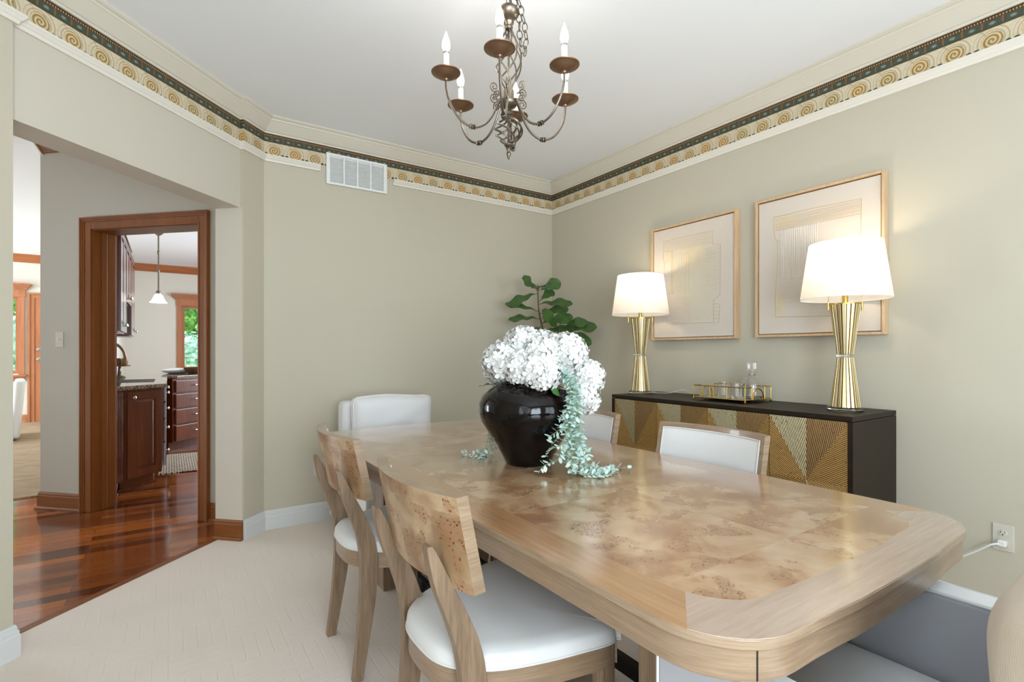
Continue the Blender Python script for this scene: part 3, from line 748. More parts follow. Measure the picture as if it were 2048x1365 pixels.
def outlet(label, loc, rz):
    t = thing('wall_outlet', label, 'outlet', loc, rz)    # local: faces -y
    MB().box(-.035, .035, -.006, 0, -.057, .057).build('cover_plate', M['plastic'], t, smooth=0, bevel=.003)
    for s in (1, -1):
        r = MB().lathe([(0, 0), (.0165, 0), (.0165, .002), (.015, .003), (0, .003)], 24, M=Matrix.Translation((0, -.006, s * .0195)) @ Matrix.Rotation(PI / 2, 4, 'X'), sy=.82)
        o = r.build('receptacle', M['plastic'], t)
        sl = MB().box(-.0075, -.0055, -.0095, -.0088, s * .0195 + .001, s * .0195 + .009).box(.0055, .0075, -.0095, -.0088, s * .0195 + .002, s * .0195 + .008)
        sl.lathe([(0, 0), (.0028, 0), (.0028, .0005), (0, .0005)], 12, M=Matrix.Translation((0, -.009, s * .0195 - .006)) @ Matrix.Rotation(PI / 2, 4, 'X'))
        sl.build('slots', M['slot'], o, smooth=0)
    return t
outlet('ivory double outlet on the back wall, left of the rear chair', (0.874, YB, 0.377), 0)
outlet('ivory double outlet on the right wall with a white plug in it', (XR, 0.640, 0.394), PI / 2)
# rotated so that local -y faces -x: check sign
bpy.data.objects['wall_outlet.001'].rotation_euler[2] = -PI / 2

t = thing('power_cord', 'white cord and plug hanging from the right wall outlet', 'cord', (XR, 0.640, 0.373))
MB().box(-.034, -.0095, -.015, .015, -.013, .013).build('plug', M['plug'], t, bevel=.005)
pth = catmull([(-.030, .006, -.002), (-.045, .03, -.010), (-.045, .08, -.055), (-.045, .13, -.095), (-.04, .165, -.118), (-.035, .22, -.125), (-.03, .32, -.16), (-.03, .42, -.25), (-.03, .46, -.33)], 6)
MB().tube(pth, .0038, 8).build('cable', M['plug'], t)

t = thing('light_switch', 'ivory toggle light switch left of the cased doorway', 'switch')
cx, cy_ = uv2xy(HU0, 4.085); t.location = (cx, cy_, 1.285); t.rotation_euler = (0, 0, -PI / 4)
# local -y faces the viewer (-u direction)
t.rotation_euler = (0, 0, math.atan2(1, 1) - PI / 2)
MB().box(-.036, .036, -.006, 0, -.058, .058).build('cover_plate', M['plastic'], t, smooth=0, bevel=.003)
m = MB(); m.box(-.005, .005, -.018, -.006, -.004, .008); m.build('toggle', M['plug'], t, smooth=0, bevel=.001)

# ------------------------------------------------------------------ kitchen
def frame45(u, v, z=0): x, y = uv2xy(u, v); return (x, y, z)
def raised_panel(w, h, t=.02):
    """door leaf in local x (width) z (height), front at y=-t"""
    m = MB(); b = .062
    m.box(0, w, -t * .55, 0, 0, h)
    for a in ((0, b, 0, h), (w - b, w, 0, h), (b, w - b, 0, b), (b, w - b, h - b, h)): m.box(a[0], a[1], -t, -t * .5, a[2], a[3])
    i = b + .008; j = b + .032
    if w > 2 * j + .02:
        m.add([(i, -t * .55, i), (w - i, -t * .55, i), (w - i, -t * .55, h - i), (i, -t * .55, h - i), (j, -t * 1.02, j), (w - j, -t * 1.02, j), (w - j, -t * 1.02, h - j), (j, -t * 1.02, h - j)],
              [(4, 5, 6, 7), (0, 1, 5, 4), (1, 2, 6, 5), (2, 3, 7, 6), (3, 0, 4, 7)])
    return m
def knob(parent, loc, r=.016):
    m = MB(); m.lathe([(0, 0), (.007, 0), (.006, .012), (r, .018), (r, .024), (r * .6, .029), (0, .030)], 16, M=Matrix.Translation(loc) @ Matrix.Rotation(PI / 2, 4, 'X'))
    return m.build('knob', M['nickel'], parent)
def pull(parent, x, z, w=.075):
    MB().tube([(x - w / 2, -.02, z), (x - w / 2, -.045, z), (x + w / 2, -.045, z), (x + w / 2, -.02, z)], .005, 8).build('bar_pull', M['nickel'], parent)
# angled end cabinet: its face runs along u at v = 4.03
fu0, fu1, fv = 3.60, 3.965, 4.045
t = thing('base_cabinet', 'dark cherry end cabinet with one raised panel door, nearest the doorway', 'cabinet', frame45(fu0, fv), PI / 4)
MB().prism([(.0, .002), (fu1 - fu0, .002), (fu1 - fu0 - .01, .20), (.09, .20), (.0, .12)], .10, .868).prism([(.02, .07), (fu1 - fu0 - .02, .07), (fu1 - fu0 - .03, .19), (.09, .19)], 0, .10).build('body', M['cabinet'], t, smooth=0)
dr = raised_panel(fu1 - fu0 - .03, .74).build('door', M['cabinet'], t, smooth=0, loc=(.015, 0, .11)); knob(dr, (.045, -.02, .69))
MB().box(.0, fu1 - fu0, .06, .072, 0.0, .02).build('toe_moulding', M['cabinet'], t, smooth=0)
# fluted corner post and cabinet side turning toward the left
t = thing('corner_post', 'fluted dark cherry corner post at the end of the counter', 'cabinet post', frame45(3.535, 4.035), PI / 4)
m = MB(); m.prism([(-.04, .02), (-.034, -.012), (.034, -.012), (.05, .02), (.05, .08), (-.04, .08)], .095, .868)
for i in range(4): m.box(-.027 + i * .016, -.018 + i * .016, -.018, -.010, .12, .85)
m.build('post', M['cabinet'], t, smooth=0, bevel=.002)
MB().lathe([(0, 0), (.022, 0), (.020, .012), (.012, .02), (.016, .05), (.020, .075), (.016, .096), (0, .096)], 18, (0.0, .03, 0)).build('turned_foot', M['cabinet'], t)
t = thing('base_cabinet', 'dark cherry base cabinet partly hidden by the left doorway jamb', 'cabinet', (-.395, 5.345, 0), math.radians(111))
# local x runs away to the back left, front (-y) faces the viewer's left... flip so the front looks outward
t.rotation_euler = (0, 0, math.radians(-69)); t.location = (-.575, 5.78, 0)
MB().box(0, .42, .004, .10, .10, .868).build('body', M['cabinet'], t, smooth=0)
dr = raised_panel(.40, .74).build('door', M['cabinet'], t, smooth=0, loc=(.01, 0, .11)); knob(dr, (.355, -.02, .69))
# long run facing +x between the end cabinet and the drawers
t = thing('base_cabinet', 'dark cherry base cabinet run seen nearly edge-on with a column of round knobs', 'cabinet', (-.045, 5.87, 0), PI / 2)
MB().box(0, 1.48, .004, .56, .10, .868).box(0, 1.48, .08, .56, 0, .10).build('body', M['cabinet'], t, smooth=0)
for i, (z0, hh) in enumerate(((.72, .14), (.56, .15), (.34, .21), (.11, .22))):
    dr = MB().box(.02, .50, -.02, .002, z0, z0 + hh).build('drawer', M['cabinet'], t, smooth=0, bevel=.004); knob(dr, (.25, -.02, z0 + hh / 2))
for i in range(2):
    dr = raised_panel(.475, .74).build('door', M['cabinet'], t, smooth=0, loc=(.51 + i * .485, 0, .11)); knob(dr, (.05 if i else .43, -.02, .69))
# drawer stack beyond
t = thing('drawer_cabinet', 'dark cherry cabinet of four stacked drawers beyond the sink counter', 'cabinet', frame45(5.245, 5.175), PI / 4)
MB().box(-.02, .85, .002, .52, .10, .868).box(0, .80, .08, .5, 0, .10).build('body', M['cabinet'], t, smooth=0)
for i, (z0, hh) in enumerate(((.700, .145), (.515, .165), (.320, .175), (.115, .185))):
    dr = MB().box(.01, .62, -.02, .002, z0, z0 + hh).build('drawer', M['cabinet'], t, smooth=0, bevel=.006); pull(dr, .315, z0 + hh / 2 + .01)
# granite worktop
top = [uv2xy(3.50, 4.00), uv2xy(3.985, 4.005), (-.015, 5.86), (-.015, 7.42), uv2xy(5.26, 5.145), uv2xy(6.1, 5.145), uv2xy(6.1, 5.75), (-.40, 8.6), (-.655, 8.6), (-.655, 5.80), (-.44, 5.62)]
w = thing('countertop', 'speckled brown granite worktop', 'countertop')
MB().prism(top, .870, .905).build('slab', M['granite'], w, smooth=0, bevel=.006)
MB().box(-.40, -.12, 5.98, 6.62, .9052, .9065).build('sink_opening', M['black_metal'], w, smooth=0)
# wall cabinets
def wall_cab(y0, y1, z0, z1, depth, label, glassy=False):
    t = thing('wall_cabinet', label, 'cabinet', (xk + depth, y0, z0), PI / 2, 'upper cabinets of the kitchen')
    L_ = y1 - y0; H_ = z1 - z0
    MB().box(0, L_, .002, depth - .002, 0, H_).build('body', M['cabinet'], t, smooth=0)
    n_ = 2 if L_ > .6 else 1
    for i in range(n_):
        wd = L_ / n_ - .01
        dr = raised_panel(wd, H_ - .02).build('door', M['cabinet'], t, smooth=0, loc=(i * L_ / n_ + .005, 0, .01)); knob(dr, (wd - .04 if (i == 0) else .04, -.02, .06))
    return t
wall_cab(5.32, 6.02, 1.36, 2.24, .31, 'tall glossy cherry wall cabinet nearest the doorway')
wall_cab(6.03, 6.73, 1.66, 2.24, .31, 'short glossy cherry wall cabinet above the sink')
wall_cab(6.74, 7.34, 1.36, 2.24, .31, 'glossy cherry wall cabinet farthest from the doorway')
struct(sweep([(xk, 7.36), (xk + .31, 7.36), (xk + .31, 5.28), (xk, 5.28)], [(0, 2.24), (-.02, 2.24), (-.03, 2.27), (-.07, 2.33), (-.075, 2.345), (0, 2.345)]).build('trim_13', M['cabinet'], smooth=30), 'moulding on top of the wall cabinets')
# pendant
t = thing('pendant_lamp', 'brown stem pendant lamp with a small lit bell glass over the kitchen', 'pendant lamp', (-.12, 8.45, 0))
MB().lathe([(0, CEIL2), (.055, CEIL2), (.055, CEIL2 - .02), (.02, CEIL2 - .05), (0, CEIL2 - .05)][::-1], 20).build('canopy', M['bronze_dark'], t)
m = MB(); m.tube([(0, 0, CEIL2 - .03), (0, 0, 2.02)], .009, 8)
for z_ in (2.55, 2.30): m.lathe([(.009, -.03), (.015, -.02), (.015, .02), (.009, .03)], 12, (0, 0, z_))
m.build('stem', M['bronze'], t)
MB().lathe([(0, 1.97), (.03, 1.975), (.032, 2.0), (.022, 2.03), (0, 2.035)], 16).build('socket_cap', M['bronze'], t)
m = MB(); m.lathe([(.105, 1.865), (.098, 1.872), (.078, 1.895), (.062, 1.93), (.050, 1.96), (.030, 1.985), (.026, 1.985), (.046, 1.958), (.058, 1.928), (.074, 1.893), (.094, 1.868), (.105, 1.865)], 28)
m.build('bell_shade', M['pendant_shade'], t)
# faucet, crock, cake stand, bowl
t = thing('kitchen_faucet', 'oil-rubbed bronze gooseneck faucet arching over the sink', 'faucet', (-.58, 6.35, .905))
MB().lathe([(0, 0), (.032, 0), (.03, .02), (.018, .05), (.015, .10)], 16).build('base', M['bronze_dark'], t)
MB().tube(catmull([(0, 0, .08), (0, 0, .22), (.02, .01, .31), (.08, .02, .37), (.15, .03, .36), (.20, .04, .30), (.215, .045, .23), (.215, .045, .20)], 6), [.014] * 36 + [.018] * 7, 10).build('spout', M['bronze_dark'], t)
MB().tube([(.0, -.03, .06), (.03, -.10, .10), (.035, -.13, .105)], [.009, .008, .011], 8).build('lever', M['bronze_dark'], t)
t = tag(MB().lathe([(0, 0), (.05, 0), (.062, .01), (.075, .09), (.080, .15), (.076, .152), (.070, .09), (.056, .014), (0, .012)], 28).build('crock', M['white'], loc=(-.475, 6.02, .905)), 'plain white crock on the granite worktop beside the sink', 'crock')
t = thing('cake_stand', 'turned wooden pedestal stand holding small items behind the sink', 'stand', (-.47, 7.15, .905))
MB().lathe([(0, 0), (.07, 0), (.06, .015), (.025, .03), (.03, .06), (.018, .09), (.03, .125), (0, .13)], 20).build('pedestal', M['stem'], t)
MB().lathe([(0, .125), (.11, .128), (.115, .140), (0, .142)], 24).build('plate', M['bronze_dark'], t)
for i in range(3):
    tag(MB().lathe([(0, 0), (.028, 0), (.03, .01), (.03, .065), (.024, .075), (0, .078)], 14).build('spice_jar', [M['brass'], M['cherry'], M['basket']][i], loc=(-.52 + i * .055, 7.13 + (i % 2) * .04, 1.047)),
        ['brassy jar at the left on the wooden stand', 'reddish jar in the middle of the wooden stand', 'tan jar at the right on the wooden stand'][i], 'jar', 'jars on the wooden stand')
t = tag(MB().lathe([(0, 0), (.09, 0), (.13, .05), (.15, .085), (.143, .086), (.12, .05), (.085, .012), (0, .01)], 28).build('serving_bowl', M['bronze_dark'], loc=(.30, 8.05, .905)), 'dark wooden bowl at the far end of the granite worktop', 'bowl')
t = tag(MB().lathe([(0, 0), (.10, .0), (.17, .02), (.19, .045), (.14, .06), (.06, .07), (0, .072)], 28).build('napkin_pile', M['slip'], loc=(.10, 8.25, .905)), 'folded white cloth beside the dark bowl on the worktop', 'cloth')
tag(MB().prism([(-.09, 6.02), (1.0, 5.93), (1.05, 7.05), (-.02, 7.10)], .001, .010).build('flat_rug', M['rugjute'], smooth=0), 'flat woven striped cream and brown rug on the kitchen floor', 'rug')
bpy.data.objects['flat_rug'].location = (0, 0, 0)

# living room armchair seen in the gap
t = thing('armchair', 'white slipcovered chair seen past the left wall in the living room', 'armchair', (-2.13, 9.6, .012), math.radians(10))
MB().box(-.40, .40, -.40, .40, .03, .42).build('seat', M['slip'], t, bevel=.04)
m = MB(); m.add([(.33, -.42, .03), (.42, -.42, .03), (.48, -.42, .80), (.37, -.42, .80), (.33, .42, .03), (.42, .42, .03), (.48, .42, .80), (.37, .42, .80)], [(0, 1, 2, 3), (4, 7, 6, 5), (0, 4, 5, 1), (3, 2, 6, 7), (0, 3, 7, 4), (1, 5, 6, 2)])
m.build('backrest', M['slip'], t, bevel=.03)
#PART3
# ------------------------------------------------------------------ dining table
TX, TY, HW, HL = 1.183, 1.62, 0.542, 1.227      # centre, half width, half length
def table_outline(off=0.0, r=0.15, n=9):
    """rounded rectangle with slightly bowed sides, CCW, local coordinates"""
    w, l = HW - off, HL - off; r = max(.03, r - off)
    bx, by = 0.018, 0.022
    X_ = lambda y: (w - bx) + bx * (1 - (y / l) ** 2)
    Y_ = lambda x: (l - by) + by * (1 - (x / w) ** 2)
    P = []
    for sx_, sy_ in ((1, -1), (1, 1), (-1, 1), (-1, -1)):
        a0 = {(1, -1): -90, (1, 1): 0, (-1, 1): 90, (-1, -1): 180}[(sx_, sy_)]
        cxx, cyy = sx_ * (X_(l - r) - r), sy_ * (Y_(w - r) - r)
        arc = []
        for i in range(n + 1):
            a = math.radians(a0 + 90 * i / n)
            arc.append((cxx + r * math.cos(a), cyy + r * math.sin(a)))
        P.append(arc)
    out = []
    for k_ in range(4):
        out += P[k_]
        a, b = P[k_][-1], P[(k_ + 1) % 4][0]
        for j in range(1, 12):
            t_ = j / 12
            x = a[0] + (b[0] - a[0]) * t_; y = a[1] + (b[1] - a[1]) * t_
            if k_ in (0, 2): y_ = y; x = math.copysign(X_(y_), a[0]) if True else x
            else: y = math.copysign(Y_(x), a[1])
            # blend so the arc ends stay joined
            bl = min(1, 4 * min(t_, 1 - t_))
            lx0 = a[0] + (b[0] - a[0]) * t_; ly0 = a[1] + (b[1] - a[1]) * t_
            out.append((lx0 + (x - lx0) * bl, ly0 + (y - ly0) * bl))
    return out
t = thing('dining_table', 'long boat-shaped burl wood dining table on the cream carpet', 'dining table', (TX, TY, .004))
TZ = .758
MB().prism(table_outline(0.0), TZ - .018, TZ - .0012).build('top_edge', M['ash_h'], t, smooth=30, bevel=.002)
MB().prism(table_outline(0.006), TZ - .068, TZ - .018).build('apron', M['ash_x'], t, smooth=30, bevel=.001)
for sx_ in (-1, 1):
    for sy_ in (-1, 1):
        m = MB()
        # joint line where the end aprons meet the side aprons, at the corners
        px_, py_ = sx_ * (HW - .065), sy_ * (HL - .062)
        q_ = min(table_outline(0.006), key=lambda p: -(sx_ * p[0] * 1.0 + sy_ * p[1] * 1.6))
        m.box(-.0012, .0012, -.004, .0008, TZ - .0665, TZ - .0195, Matrix.Translation((q_[0], q_[1], 0)) @ Matrix.Rotation(math.atan2(sy_ * 1.6, sx_) - PI / 2, 4, 'Z'))
        m.build('apron_joint', M['black_metal'], t, smooth=0)
# veneer: side bands, end bands, burl field, laid flush on the top
out = table_outline(0.0015); 
IX, IY = HW - .105, HL - .088
inner = []
n_ = len(out)
def inner_pt(p):
    # project the outline onto a smaller rounded figure
    return None
inn = table_outline(0.0015, .15)
inn = [(p[0] * (IX / HW), p[1] * (IY / HL)) for p in inn]
bands = {}; field = MB()
z_ = TZ
for i in range(n_):
    j = (i + 1) % n_
    q = [out[i], out[j], inn[j], inn[i]]
    mx_ = sum(p[0] for p in q) / 4; my_ = sum(p[1] for p in q) / 4
    isend = abs(my_) > (HL - .145) and (abs(mx_) < HW - .035)
    tgt = bands.setdefault(('end_band', my_ > 0) if isend else ('side_band', mx_ > 0), MB())
    tgt.add([(p[0], p[1], z_) for p in q] + [(p[0], p[1], z_ - .0015) for p in q], [(0, 1, 2, 3), (7, 6, 5, 4), (0, 4, 5, 1), (2, 6, 7, 3)])
for (nm_, _), mb_ in bands.items(): mb_.build(nm_, M['band_y' if nm_ == 'side_band' else 'band_x'], t, smooth=0)
field.prism(inn, z_ - .0015, z_ - .0001); field.build('burl_panel', M['burl_top'], t, smooth=0)
for sy_ in (-1, 1):
    y0 = sy_ * .88
    m = MB()
    for sx_ in (-1, 1):
        m.box(sx_ * .25 - .055, sx_ * .25 + .055, y0 - .055, y0 + .055, .03, TZ - .068)
        m.box(sx_ * .25 - .052, sx_ * .25 + .052, y0 - .052, y0 + .052, 0, .03)
    m.box(-.20, .20, y0 - .03, y0 + .03, .03, .11); m.box(-.36, .36, y0 - .05, y0 + .05, TZ - .10, TZ - .066)
    m.build('pedestal', M['ash'], t, smooth=0, bevel=.002)
m = MB(); m.box(.155, .185, -.83, .83, .042, .098); m.box(-.185, -.155, -.83, .83, .042, .098)
m.build('stretcher', M['black_metal'], t, smooth=0, bevel=.002)

# ------------------------------------------------------------------ dining chairs (local: facing +x)
def seat_outline(ins=0.0):
    half = [(-.226, .055), (-.208, .115), (-.165, .165), (-.10, .205), (0, .236), (.10, .256), (.175, .268), (.205, .256), (.215, .225)]
    P = [(x * (1 - ins * 3.5), y * (1 - ins * 3.5)) for x, y in half]
    full = [(x, -y) for x, y in P] + [(x, y) for x, y in reversed(P)]
    return [tuple(q)[:2] for q in catmull([(a, b, 0) for a, b in full], 3, True)]
def make_chair(label):
    t = thing('dining_chair', label, 'dining chair', (0, 0, .004), 0, 'burl-backed dining chairs around the table')
    MB().prism(seat_outline(0.006), .388, .448).build('seat_rail', M['ash_x'], t, smooth=40, bevel=.002)
    o = seat_outline(); m = MB(); rings = []
    for f_, z in ((1.0, .448), (1.005, .462), (.995, .478), (.965, .487), (.80, .493), (.45, .498), (.12, .499)):
        rings.append([(x * f_, y * f_, z) for x, y in o])
    m.loft(rings); m.build('seat', M['linen'], t, smooth=60)
    MB().tube([(x * 1.004, y * 1.004, .452) for x, y in o], .0028, 6, closed=True).build('piping', M['linen'], t)
    for s in (-1, 1):   # front legs, square, tapering
        rings = []
        for z, a in ((0, .014), (.20, .018), (.37, .0215), (.445, .0215)):
            cx_, cy0 = .178 + (.445 - z) * .02, s * (.238 + (.445 - z) * .02)
            rings.append([(cx_ - a, cy0 - a, z), (cx_ + a, cy0 - a, z), (cx_ + a, cy0 + a, z), (cx_ - a, cy0 + a, z)])
        MB().loft(rings).build('leg', M['ash'], t, smooth=0, bevel=.003)
    prof = [(0, -.212, .017), (.08, -.200, .020), (.18, -.186, .024), (.30, -.172, .029), (.42, -.168, .031), (.50, -.178, .030), (.58, -.205, .027), (.66, -.240, .022), (.72, -.262, .015), (.755, -.274, .009), (.765, -.277, .005)]
    pr = catmull([(p[1], p[2], p[0]) for p in prof], 3)
    for s in (-1, 1):
        rings = []
        for p in pr:
            x, hd, z = p.x, p.y, p.z
            yc = s * (.180 - .012 * z / .765); w = .0155
            rings.append([(x - hd, yc - w, z), (x + hd, yc - w, z), (x + hd, yc + w, z), (x - hd, yc + w, z)])
        MB().loft(rings).build('leg', M['ash'], t, smooth=35, bevel=.003)
    # curved crest panel
    HY = .243; zb, zt = .662, .880
    def xr(y, z): return -.246 - .050 * (1 - (y / HY) ** 2) + .045 * (zt - z) / (zt - zb)
    m = MB(); ny = 16; TH = .030
    rear = [[(xr(-HY + 2 * HY * i / ny, z), -HY + 2 * HY * i / ny, z) for i in range(ny + 1)] for z in (zb, zb + .07, zb + .14, zt)]
    front = [[(p[0] + TH, p[1] * .985, p[2]) for p in r] for r in rear]
    m.grid(rear, 1); m.grid([r[::-1] for r in front], 0)
    for i in range(ny):
        m.add([rear[0][i], rear[0][i + 1], front[0][i + 1], front[0][i]], [(0, 1, 2, 3)], 0)
        m.add([rear[-1][i], rear[-1][i + 1], front[-1][i + 1], front[-1][i]], [(3, 2, 1, 0)], 0)
    for e_ in (0, ny):
        for k_ in range(3): m.add([rear[k_][e_], rear[k_ + 1][e_], front[k_ + 1][e_], front[k_][e_]], [(0, 1, 2, 3)], 0)
    # weld the shell so its normals agree
    b = m.build('backrest', [M['ash_h'], M['burl_back']], t, smooth=0, fix=False)
    bm_ = bmesh.new(); bm_.from_mesh(b.data); bmesh.ops.remove_doubles(bm_, verts=bm_.verts, dist=1e-5); bmesh.ops.recalc_face_normals(bm_, faces=bm_.faces); bm_.to_mesh(b.data); bm_.free()
    b.data.polygons.foreach_set('use_smooth', [True] * len(b.data.polygons)); b.data.set_sharp_from_angle(angle=math.radians(30))
    rows = []; rim = []
    nz = 6
    for kz in range(nz + 1):
        z = zb + .020 + (zt - zb - .040) * kz / nz; r = []
        for i in range(ny + 1):
            y = (-HY + .024) + 2 * (HY - .024) * i / ny
            edge = min(1, 3.5 * min(i / ny, 1 - i / ny, (kz / nz) * .6, (1 - kz / nz) * .6))
            r.append((xr(y / .985, z) + TH + .002 + .011 * math.sqrt(max(0, edge)), y, z))
        rows.append(r)
    m = MB(); m.grid(rows); cu = m.build('back_cushion', M['linen'], b, smooth=70)
    rim = rows[0] + [r[-1] for r in rows[1:]] + rows[-1][::-1][1:] + [r[0] for r in rows[::-1][1:-1]]
    MB().tube([(p[0] + .002, p[1], p[2]) for p in rim], .003, 6, closed=True).build('piping', M['linen'], b)
    return t
ch = make_chair('burl-backed dining chair nearest the camera, its curved back toward us')
ch.location = (.745, 1.195, .004)
dup(ch, (.775, 2.02, .004), 0, 'burl-backed dining chair behind the nearest one, at the table\'s left side')
dup(ch, (1.583, 1.265, .004), PI, 'dining chair with cream back panel in front of the sideboard, at the right')
dup(ch, (1.603, 2.03, .004), PI, 'dining chair mostly hidden behind the black vase and white flowers')

# ------------------------------------------------------------------ slipcovered host chairs (local: facing +y, origin below the pillow's front)
def pillow(w, h, d, seed=1, n=14):
    """soft box cushion centred at the origin: x width, z height, y depth"""
    rnd = random.Random(seed); m = MB(); rows = []
    def shape(u, v, s):
        # u, v in -1..1; superellipse bulge
        e = (1 - abs(u) ** 4) * (1 - abs(v) ** 4)
        x = u * w / 2 * (1 - .035 * (1 - v * v)) ; z = v * h / 2 * (1 - .02 * (1 - u * u)) + (.010 * (1 - v) * 0 + (.009 * math.sin(3 * u + 1) if v > .3 else 0) * (v - .3) / .7)
        cr = max(0, abs(u) - .86) / .14 * max(0, abs(v) - .80) / .20; x -= math.copysign(.012 * cr, u); z -= math.copysign(.012 * cr, v)
        wr = .006 * math.sin(7 * u + 3 * v + seed) * math.sin(5 * v - 2 * u)
        wr += .010 * math.exp(-((u + .72) ** 2 * 30 + (v - .25 - .4 * (u + .7)) ** 2 * 60)) * -1
        y = s * (d * .10 + d * .42 * (max(e, 0) ** .42)) + s * wr * e
        return (x, y, z)
    n2 = n * 2
    for s in (-1, 1):
        P = [[shape(-1 + 2 * i / n2, -1 + 2 * k_ / n2, s) for i in range(n2 + 1)] for k_ in range(n2 + 1)]
        m.grid(P if s > 0 else [r[::-1] for r in P])
        rows.append(P)
    a, b = rows
    per = lambda P: P[0] + [r[-1] for r in P[1:]] + P[-1][::-1][1:] + [r[0] for r in P[::-1][1:-1]]
    pa, pb = per(a), per(b)
    for i in range(len(pa)):
        j = (i + 1) % len(pa); m.add([pa[i], pa[j], pb[j], pb[i]], [(0, 1, 2, 3)])
    return m, pb, pa
def weld(o, ang=60):
    b = bmesh.new(); b.from_mesh(o.data); bmesh.ops.remove_doubles(b, verts=b.verts, dist=1e-4); bmesh.ops.recalc_face_normals(b, faces=b.faces); b.to_mesh(o.data); b.free()
    o.data.polygons.foreach_set('use_smooth', [True] * len(o.data.polygons)); o.data.set_sharp_from_angle(angle=math.radians(ang)); return o
def host_chair(label, arm, seat, back, inner_arm, wo=.355, frame_half=.30, pw=.545, py=0.0):
    t = thing('upholstered_armchair', label, 'armchair', (0, 0, .004), 0, 'slipcovered armchairs at the table ends')
    wi = wo - .066
    MB().box(-wi, wi, -.18, .45, .12, .36).build('seat_base', arm, t, bevel=.01)
    # seat cushion, gently domed
    m = MB(); P = []
    for k_ in range(13):
        v_ = -1 + k_ / 6; r = []
        for i in range(13):
            u_ = -1 + i / 6
            e = (1 - u_ ** 6) * (1 - v_ ** 6)
            r.append((u_ * (wi - .003), .145 + v_ * .315, .452 + .034 * (max(e, 0) ** .35)))
        P.append(r)
    m.grid(P); Q = [[(p[0], p[1], .362) for p in r] for r in P]; m.grid([r[::-1] for r in Q])
    pe = lambda G: G[0] + [r[-1] for r in G[1:]] + G[-1][::-1][1:] + [r[0] for r in G[::-1][1:-1]]
    A, B = pe(P), pe(Q)
    for i in range(len(A)): j = (i + 1) % len(A); m.add([A[i], A[j], B[j], B[i]], [(0, 1, 2, 3)])
    weld(m.build('seat', seat, t, smooth=0))
    for s in (-1, 1):
        a, b = sorted((s * wi, s * wo))
        MB().box(a, b, -.31, .455, .10, .652).build('arm', inner_arm, t, bevel=.012)
        q = MB(); q.tube([(s * (wi + .004), -.14, .650), (s * (wi + .004), .445, .650), (s * (wi + .004), .450, .640), (s * (wi + .004), .450, .12)], .0045, 8)
        q.tube([(s * (wo - .004), -.30, .650), (s * (wo - .004), .445, .650), (s * (wo - .004), .450, .640), (s * (wo - .004), .450, .12)], .0045, 8)
        q.box(a + .002, b - .002, -.13, .448, .6515, .6545)
        q.build('arm_welt', arm, t)
    MB().box(-frame_half, frame_half, -.33, -.175, .10, .858).build('back_frame', arm, t, bevel=.03)
    m, p1, p2 = pillow(pw, .415, .17); o = m.build('back_cushion', back, t, smooth=0); weld(o, 80); o.location = (0, -.087 + py, .690)
    q = MB(); q.tube(p1, .004, 6, closed=True); q.tube(p2, .004, 6, closed=True); q.build('cushion_welt', back, o)
    for x in (-wo + .04, wo - .04):
        for y in (-.28, .41): MB().box(x - .02, x + .02, y - .02, y + .02, 0, .101).build('leg', M['ash'], t, smooth=0)
    return t
hc = host_chair('upholstered armchair at the near end of the table, close to the camera', M['slip'], M['slip'], M['slip_beige'], M['slip_grey'], pw=.590, py=.018)
hc.location = (1.130, .205, .004)
hc2 = host_chair('white slipcovered armchair with a loose back cushion at the far end of the table', M['slip'], M['slip'], M['slip'], M['slip'])
hc2.location = (1.245, 3.20, .004); hc2.rotation_euler = (0, 0, PI)

# ------------------------------------------------------------------ sideboard
SX0, SX1, SY0, SY1, SH = 2.490, 2.955, 1.022, 2.490, .905
t = thing('sideboard', 'black sideboard with four gilded relief doors against the right wall', 'sideboard', (SX0, SY0, .004))
D_, L_ = SX1 - SX0, SY1 - SY0
MB().box(0, D_, 0, L_, SH - .026, SH - .004).build('top', M['espresso'], t, smooth=0, bevel=.0015)
m = MB(); m.box(0.0, D_, 0, .022, .12, SH - .0285); m.box(0.0, D_, L_ - .022, L_, .12, SH - .0285); m.box(.02, D_, .022, L_ - .022, .12, .142); m.box(.03, D_, .022, L_ - .022, .142, SH - .0285)
m.build('case', M['espresso'], t, smooth=0, bevel=.001)
for x in (.03, D_ - .07):
    for y in (.03, L_ - .07): MB().box(x, x + .04, y, y + .04, 0, .12).build('leg', M['espresso'], t, smooth=0)
dw = (L_ - .044) / 4; z0d, z1d = .144, SH - .030; zc = .585
